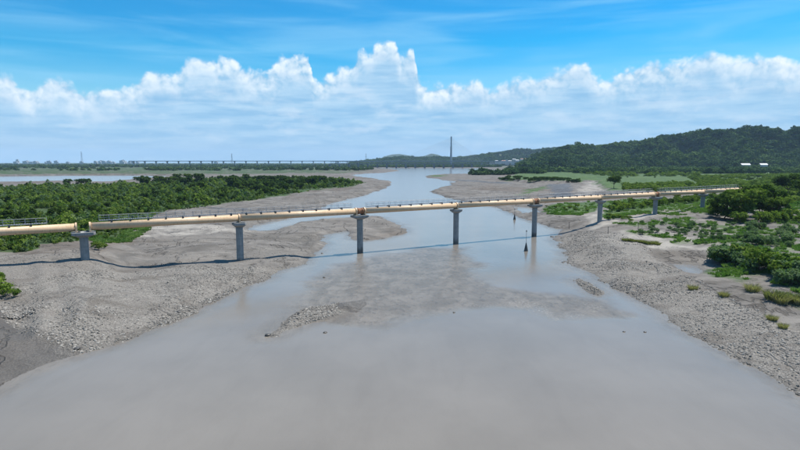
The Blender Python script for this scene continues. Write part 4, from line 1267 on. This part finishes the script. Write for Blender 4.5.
TK = [make_tree(s, 7.0, 3.6, M['tree'], 1000, .42, .22, 5, zlo=.25) for s in (101, 102, 103, 104, 105)]
BIGK = [make_tree(s, 11, 6.0, M['tree'], 3600, .38, .3, 8, nblob=22) for s in (111, 112, 113)]
BIGS = [make_tree(s, 11, 6.0, M['shrub'], 4200, .38, .2, 8, nblob=30, zlo=.16) for s in (115,)]
LOWK = [make_tree(s, 11, 6.8, M['tree'] if s == 116 else M['shrub'], 4200, .34, .22, 8, nblob=30, zlo=.15) for s in (116, 117)]

# tree line of the left floodplain
rt = random.Random(77)
cnt = 0
LINE = [(140, 183.5), (160, 182.5), (180, 182), (200, 181.5), (225, 181), (250, 181), (280, 181), (310, 181.5), (335, 182), (352, 182.5)]
lx = [p[0] for p in LINE]; ly = [p[1] for p in LINE]
for j in range(150):
    px = rt.uniform(143, 352) if j < 120 else rt.uniform(225, 330)
    lo = np.interp(px, [143, 180, 215, 255, 300, 350], [184.5, 186, 197, 194, 188.5, 184])
    hi = np.interp(px, [143, 180, 215, 255, 300, 350], [183, 181, 180, 180, 180.2, 182])
    py = rt.uniform(hi, lo)
    X, Y = unp(px, py, 3.2)
    s = rt.uniform(.8, 1.5) * np.interp(px, [143, 200, 330, 352], [1.0, 1.1, .9, .55]) * (1.0 if py < 187 else .75)
    zone_ = ('near its left end', 'in its middle', 'at its river tip')[0 if px < 205 else 1 if px < 290 else 2]
    row_ = 'front' if py > (lo + hi) / 2 else 'back'
    place_tree(TK[j % 5], (X, Y, ground(X, Y)), s, rt.uniform(0, 6.28), 'dark tree in the %s of the left tree line, %s' % (row_, zone_), 'trees in the %s of the left tree line, %s' % (row_, zone_), sz=rt.uniform(.8, 1.1))
# lone trees near the far left water
for px, py, s, lb in ((68, 185.5, .9, 'small round dark tree standing alone at the left field edge'), (80, 185.3, .95, 'wide dark tree at the left field edge, first of a touching pair'), (87, 185.4, 1.05, 'wide dark tree at the left field edge, second of a touching pair'),
                      (51, 185.8, .55, 'low dark bushy tree left of the round lone tree'), (58, 185.8, .45, 'smallest dark bushy tree at the left field edge'), (137, 181.5, .9, 'tall thin-topped dark tree at the start of the left tree line')):
    X, Y = unp(px, py, 2.5)
    place_tree(TK[int(px) % 5], (X, Y, ground(X, Y)), s * 1.5, px, lb, sz=.75)
# scattered bigger bushes inside the thicket
for j in range(70):
    px = rt.uniform(0, 240); py = rt.uniform(190, 232)
    X, Y = unp(px, py, 4.0)
    if signed(np.array([[X, Y]]), Z_VEG_L)[0] < 5: continue
    place_tree(TK[j % 5], (X, Y, ground(X, Y)), rt.uniform(.45, .85), rt.uniform(0, 6.28), 'dark rounded bush rising out of the left bank thicket', 'bushes rising from the left thicket', name='bush', cat='bush', trunk='stem', crown='foliage', sz=.85)

# right bank trees
big = [(724, 219, .74, 'M', 'spreading dark tree at the end of the pipeline, leftmost of the clump'), (742, 220, .95, 'M', 'tallest spreading tree of the dark clump where the pipeline ends'), (761, 217, 1.02, 'M', 'spreading dark tree in the clump where the pipeline ends, third from the left'),
       (777, 219, .66, 'S', 'lighter green tree at the right end of the clump by the pipeline'), (733, 214, .8, 'S', 'lighter green tree behind the clump where the pipeline ends'), (752, 211, .9, 'M', 'dark tree behind the middle of the clump at the pipeline end')]
for j, (px, py, s, k, lb) in enumerate(big):
    p = on_ground(px, py, 5)
    place_tree(LOWK[j % 2] if k == 'M' else BIGS[0], p, s * 1.22, j * 1.3, lb)
p = on_ground(614, 188.5, 4); place_tree(BIGK[1], p, 1.0, .4, 'round lone tree on the green field above the pipeline', sz=1.0)
p = on_ground(787, 197, 5); place_tree(BIGK[2], p, 1.35, 2.2, 'tall open-trunked tree at the right edge above the clump')
p = on_ground(804, 199, 5); place_tree(BIGK[0], p, 1.1, 4.2, 'tree cut by the right edge beside the tall open-trunked tree')
rb2 = random.Random(9)
for j in range(110):
    px = rb2.uniform(622, 812) if j < 50 else rb2.uniform(690, 812); py = (rb2.uniform(177, 199) if px > 745 else rb2.uniform(178, 189)) if px > 690 else rb2.uniform(187, 190.5) if rb2.random() < .85 else rb2.uniform(175, 178)
    if 740 < px < 775 and py > 190: continue
    p = on_ground(px, py, 4.5)
    place_tree(TK[j % 5], p, rb2.uniform(.35, .8) if px > 690 else rb2.uniform(.3, .5), rb2.uniform(0, 6), *(('small bushy tree in the dense scrub beyond the right end of the pipeline', 'small trees beyond the right pipeline end') if px > 690 else ('low dark bush along the green field behind the right-hand pipeline', 'bushes along the right green field')), sz=.7)

# shrubs under the right-hand spans
SK = [make_tree(s, 2.6, 1.9, M['shrub'], 700, .2, .08, 5, nblob=14, zlo=.25) for s in (131, 132, 133)]
GK = [make_tree(s, 2.2, 1.8, M['grey_shrub'], 850, .17, .08, 5, nblob=18, zlo=.25) for s in (141, 142, 143)]
for j in range(60):
    px = rb2.uniform(612, 725); py = np.interp(px, [612, 660, 725], [209, 203, 196]) + rb2.uniform(-2, 4)
    p = on_ground(px, py, 4.5)
    place_tree(SK[j % 3], p, rb2.uniform(.7, 1.35), rb2.uniform(0, 6), 'leafy green shrub in the row behind the right-hand pipeline spans', 'shrubs behind the right pipeline spans', name='shrub', cat='shrub', trunk='stem', crown='foliage')
for j in range(26):
    px = rb2.uniform(543, 590) if j < 14 else rb2.uniform(607, 632); py = rb2.uniform(206, 212) if j < 14 else rb2.uniform(215, 222)
    p = on_ground(px, py, 3)
    place_tree(SK[j % 3], p, rb2.uniform(.45, .8), rb2.uniform(0, 6), 'low bright green shrub on the right bank beside the pipeline piers', 'low shrubs beside the right bank piers', name='shrub', cat='shrub', trunk='stem', crown='foliage', sz=.8)
for j in range(90):  # added bushes, standing in for the dark shaded face of the cut bank
    px = 499 + 80 * rb2.random(); py = np.interp(px, [499, 530, 580], [178.6, 181.6, 182.2]) + rb2.uniform(-.35, .35)
    X, Y = unp(px, py, 2.5)
    place_tree(TK[j % 5], (X, Y, ground(X, Y)), rb2.uniform(.55, .95), rb2.uniform(0, 6), 'dark bush added as shade on the cut edge of the far right meadow', 'bushes added as shade along the far meadow edge', name='shrub', cat='shrub', trunk='stem', crown='foliage', sz=.7)
# grey-green scrub on the right flat
for j in range(110):
    px = rb2.uniform(640, 805)
    py = rb2.uniform(222, 247)
    if px < 700 and py > 236: py -= 10
    if 700 < px < 750 and py > 244: py -= 6
    big_ = px > 748 and 228 < py < 246
    p = on_ground(px, py, 4)
    place_tree(GK[j % 3], p, rb2.uniform(.7, 1.15) if big_ else rb2.uniform(.3, .7), rb2.uniform(0, 6), '%s grey-green scrub bush on the sandy right flat, %s' % ('larger' if big_ else 'small', 'towards the right edge' if px > 725 else 'between the track and the pipeline'), '%s scrub bushes on the %s of the right flat' % ('larger' if big_ else 'small', 'right part' if px > 725 else 'left part'), name='shrub', cat='shrub', trunk='stem', crown='foliage')
# the dark bank of shrubs at the right edge
for j in range(46):
    tpos = rb2.random()
    px = 716 + 95 * tpos; py = np.interp(px, [716, 745, 800], [262, 264, 278]) + rb2.uniform(-1, 1) * np.interp(px, [716, 740, 800], [3, 8, 13])
    p = on_ground(px, py, 3)
    place_tree(GK[j % 3] if j % 4 else SK[j % 3], p, rb2.uniform(1.15, 1.75), rb2.uniform(0, 6), 'dark green shrub in the thick bank of bushes at the right edge', 'shrubs in the right-edge bank', name='shrub', cat='shrub', trunk='stem', crown='foliage')
# left edge bush
for j, (px, py, s) in enumerate(((4, 297, 1.0), (-6, 290, 1.2), (14, 297, .55), (-16, 296, 1.3))):
    p = on_ground(px, py, 2)
    place_tree(SK[j % 3], p, s, j, ('bright green bush cut by the left edge, lower one', 'bright green bush cut by the left edge, upper one', 'small green bush at the foot of the left edge bushes', 'outermost green bush at the left edge')[j], name='shrub', cat='shrub', trunk='stem', crown='foliage')
for j, (px, py, s) in enumerate(((99, 250, .8), (95, 248, .6), (104, 248.5, .5))):
    p = on_ground(px, py, 2)
    place_tree(SK[j % 3], p, s, j, ('small green bush right of the leftmost pier foot', 'low bush touching the leftmost pier foot', 'lowest bush on the cut bank right of the leftmost pier')[j], name='shrub', cat='shrub', trunk='stem', crown='foliage')
for j in range(22):
    px = 712 + 90 * rb2.random(); py = np.interp(px, [712, 740, 800], [216, 222, 222]) + rb2.uniform(-2, 1.5)
    p = on_ground(px, py, 5)
    place_tree(SK[j % 3], p, rb2.uniform(.9, 1.7), rb2.uniform(0, 6), 'leafy undergrowth bush at the foot of the tree clump by the pipeline end', 'undergrowth below the tree clump', name='shrub', cat='shrub', trunk='stem', crown='foliage')
# grass tufts
TG = [reed(s, 260, .5, 1.0, .026, M['grass'], .6) for s in (151, 152)]
TGG = [reed(s, 280, .55, .9, .028, M['olive'], .6) for s in (153,)]
tufts = [(752, 291, 1.7, 0, 'dry yellowish grass tuft in front of the right shrub bank, leftmost'), (774, 299, 2.0, 1, 'large yellow-green grass tuft below the right shrub bank'), (781, 303, 1.6, 0, 'straw coloured tuft beside the large yellow-green one'), (792, 301, 1.8, 1, 'yellow-green tuft near the right edge below the shrubs'),
         (799, 304, 1.6, 0, 'tuft cut by the right edge below the shrubs'), (693, 290, 1.2, 0, 'lone dry tuft on the gravel near the puddle'), (724, 296.5, 1.1, 0, 'lone dry tuft on the gravel, right of the other lone tuft'), (772, 320, 1.0, 0, 'pale dry tuft low on the right gravel bank'), (783, 328, .9, 0, 'sparse dry tuft lowest on the right gravel bank')]
for px, py, s, k, lb in tufts:
    p = on_ground(px, py, 1.5)
    o = mobj('grass_tuft', TGG[0] if k else TG[int(px) % 2], None, loc=(p.x, p.y, p.z - .05), rot=(0, 0, px), scale=(s * 1.2, s * 1.2, s * .9))
    tag(o, lb, 'grass tuft')
for j in range(12):
    px = 626 + j * 2.8 + rb2.uniform(-1, 1); py = 240.5 + j * .35 + rb2.uniform(-.8, .8)
    p = on_ground(px, py, 2)
    o = mobj('grass_tuft', TGG[0], None, loc=(p.x, p.y, p.z - .05), rot=(0, 0, px), scale=(1.5, 1.5, .9))
    tag(o, 'green tuft in the short grass strip beside the pale track', 'grass tuft', 'tufts of the grass strip by the track')

# ------------------------------------------------------------------ small things
# channel markers standing in the water
def marker(px, py, h, label):
    X, Y = unp(px, py, 0)
    r_ = tag(empty('marker_buoy', (X, Y, 0)), label, 'buoy')
    v, f = lathe([(.45, -.25), (.6, .1), (.56, .3), (.17, 2.2), (.08, 2.5)], 16)
    mobj('float', mesh_from(v, f, 'float', False), M['dark_steel'], r_)
    v, f = lathe([(.055, 2.4), (.045, h)], 8); mobj('mast', mesh_from(v, f, 'mast'), M['dark_steel'], r_)
    bm = bmesh.new()
    for s_ in (0, 1): add_box(bm, (0, 0, h - .35), (.32, .04, .36), Matrix.Rotation(s_ * math.pi / 2, 3, 'Z'))
    mobj('top_mark', bm_mesh(bm, 'mark'), M['dark_steel'], r_)
marker(526, 251, 6.2, 'dark conical buoy with a mast in the water left of the pier')
marker(514.5, 219.5, 5.0, 'smaller looking dark buoy farther off behind the pipeline')
# posts on the right bank
for px, py, h, lb in ((608, 234, 2.2, 'thin post at the bank edge, leftmost of four'), (638, 233, 3.4, 'thin post beside the pale track, second from the left'), (666, 225, 3.4, 'thin post amid the scrub nearest the pipeline pier'), (569, 229, 2.6, 'thin post on the cut bank by the water')):
    p = on_ground(px, py, 2.5)
    r_ = tag(empty('marker_post', p), lb, 'post')
    v, f = lathe([(.09, -.4), (.08, h)], 8); mobj('pole', mesh_from(v, f, 'pole'), M['wood'], r_)
    bm = bmesh.new(); add_box(bm, (0, 0, h + .06), (.26, .26, .14)); mobj('top_cap', bm_mesh(bm, 'cap'), M['dark_steel'], r_)
# dark boulders lying in the shallows and on the bars
for j, (px, py, s, lb) in enumerate(((624, 331.3, .42, 'small dark rock in the smooth water, left of a pair'), (645, 331.5, .5, 'small dark rock in the smooth water, right of a pair'), (324, 277, .55, 'dark snag in the shallows left of the second water pier'), (322, 253, .6, 'dark rock at the tip of the left pool'),
                               (454, 312, .5, 'dark rock at the lower end of the riffle'), (325, 332, .55, 'dark wet rock below the gravel islet'), (300, 316, .9, 'large pale boulder at the top of the gravel islet'), (268, 335, .8, 'dark boulder at the left tip of the gravel islet'),
                               (552, 236.5, 1.1, 'dark debris beside the right water pier'), (178, 314.5, .8, 'dark boulder on the stony edge of the left bar'), (77, 350.5, .8, 'dark boulder at the end of the wet sand'), (563, 262, .7, 'dark rock off the right gravel shore'))):
    X, Y = unp(px, py, .1)
    o = mobj('boulder', icorock(200 + j, M['stone'] if 'pale' in lb else M['dark_rock'], 2), None, loc=(X, Y, max(ground(X, Y), 0) + .08 * s), rot=(0, 0, j), scale=(s * .62, s * .62, s * .4))
    tag(o, lb, 'rock')

# ------------------------------------------------------------------ haze
bm = bmesh.new()
add_box(bm, (0, 0, 190), (34000, 34000, 390))
hm, t = new_mat('river_haze')
pv = t.n('ShaderNodeVolumePrincipled')
pv.inputs['Color'].default_value = (0.52, 0.76, 1.0, 1)
pv.inputs['Density'].default_value = 0.00005
ho = t.n('ShaderNodeOutputMaterial')
t.set(ho.inputs['Volume'], pv.outputs[0])
hz = mobj('haze', bm_mesh(bm, 'haze'), hm)
tag(hz, 'thin blue haze over the river plain', kind='stuff')
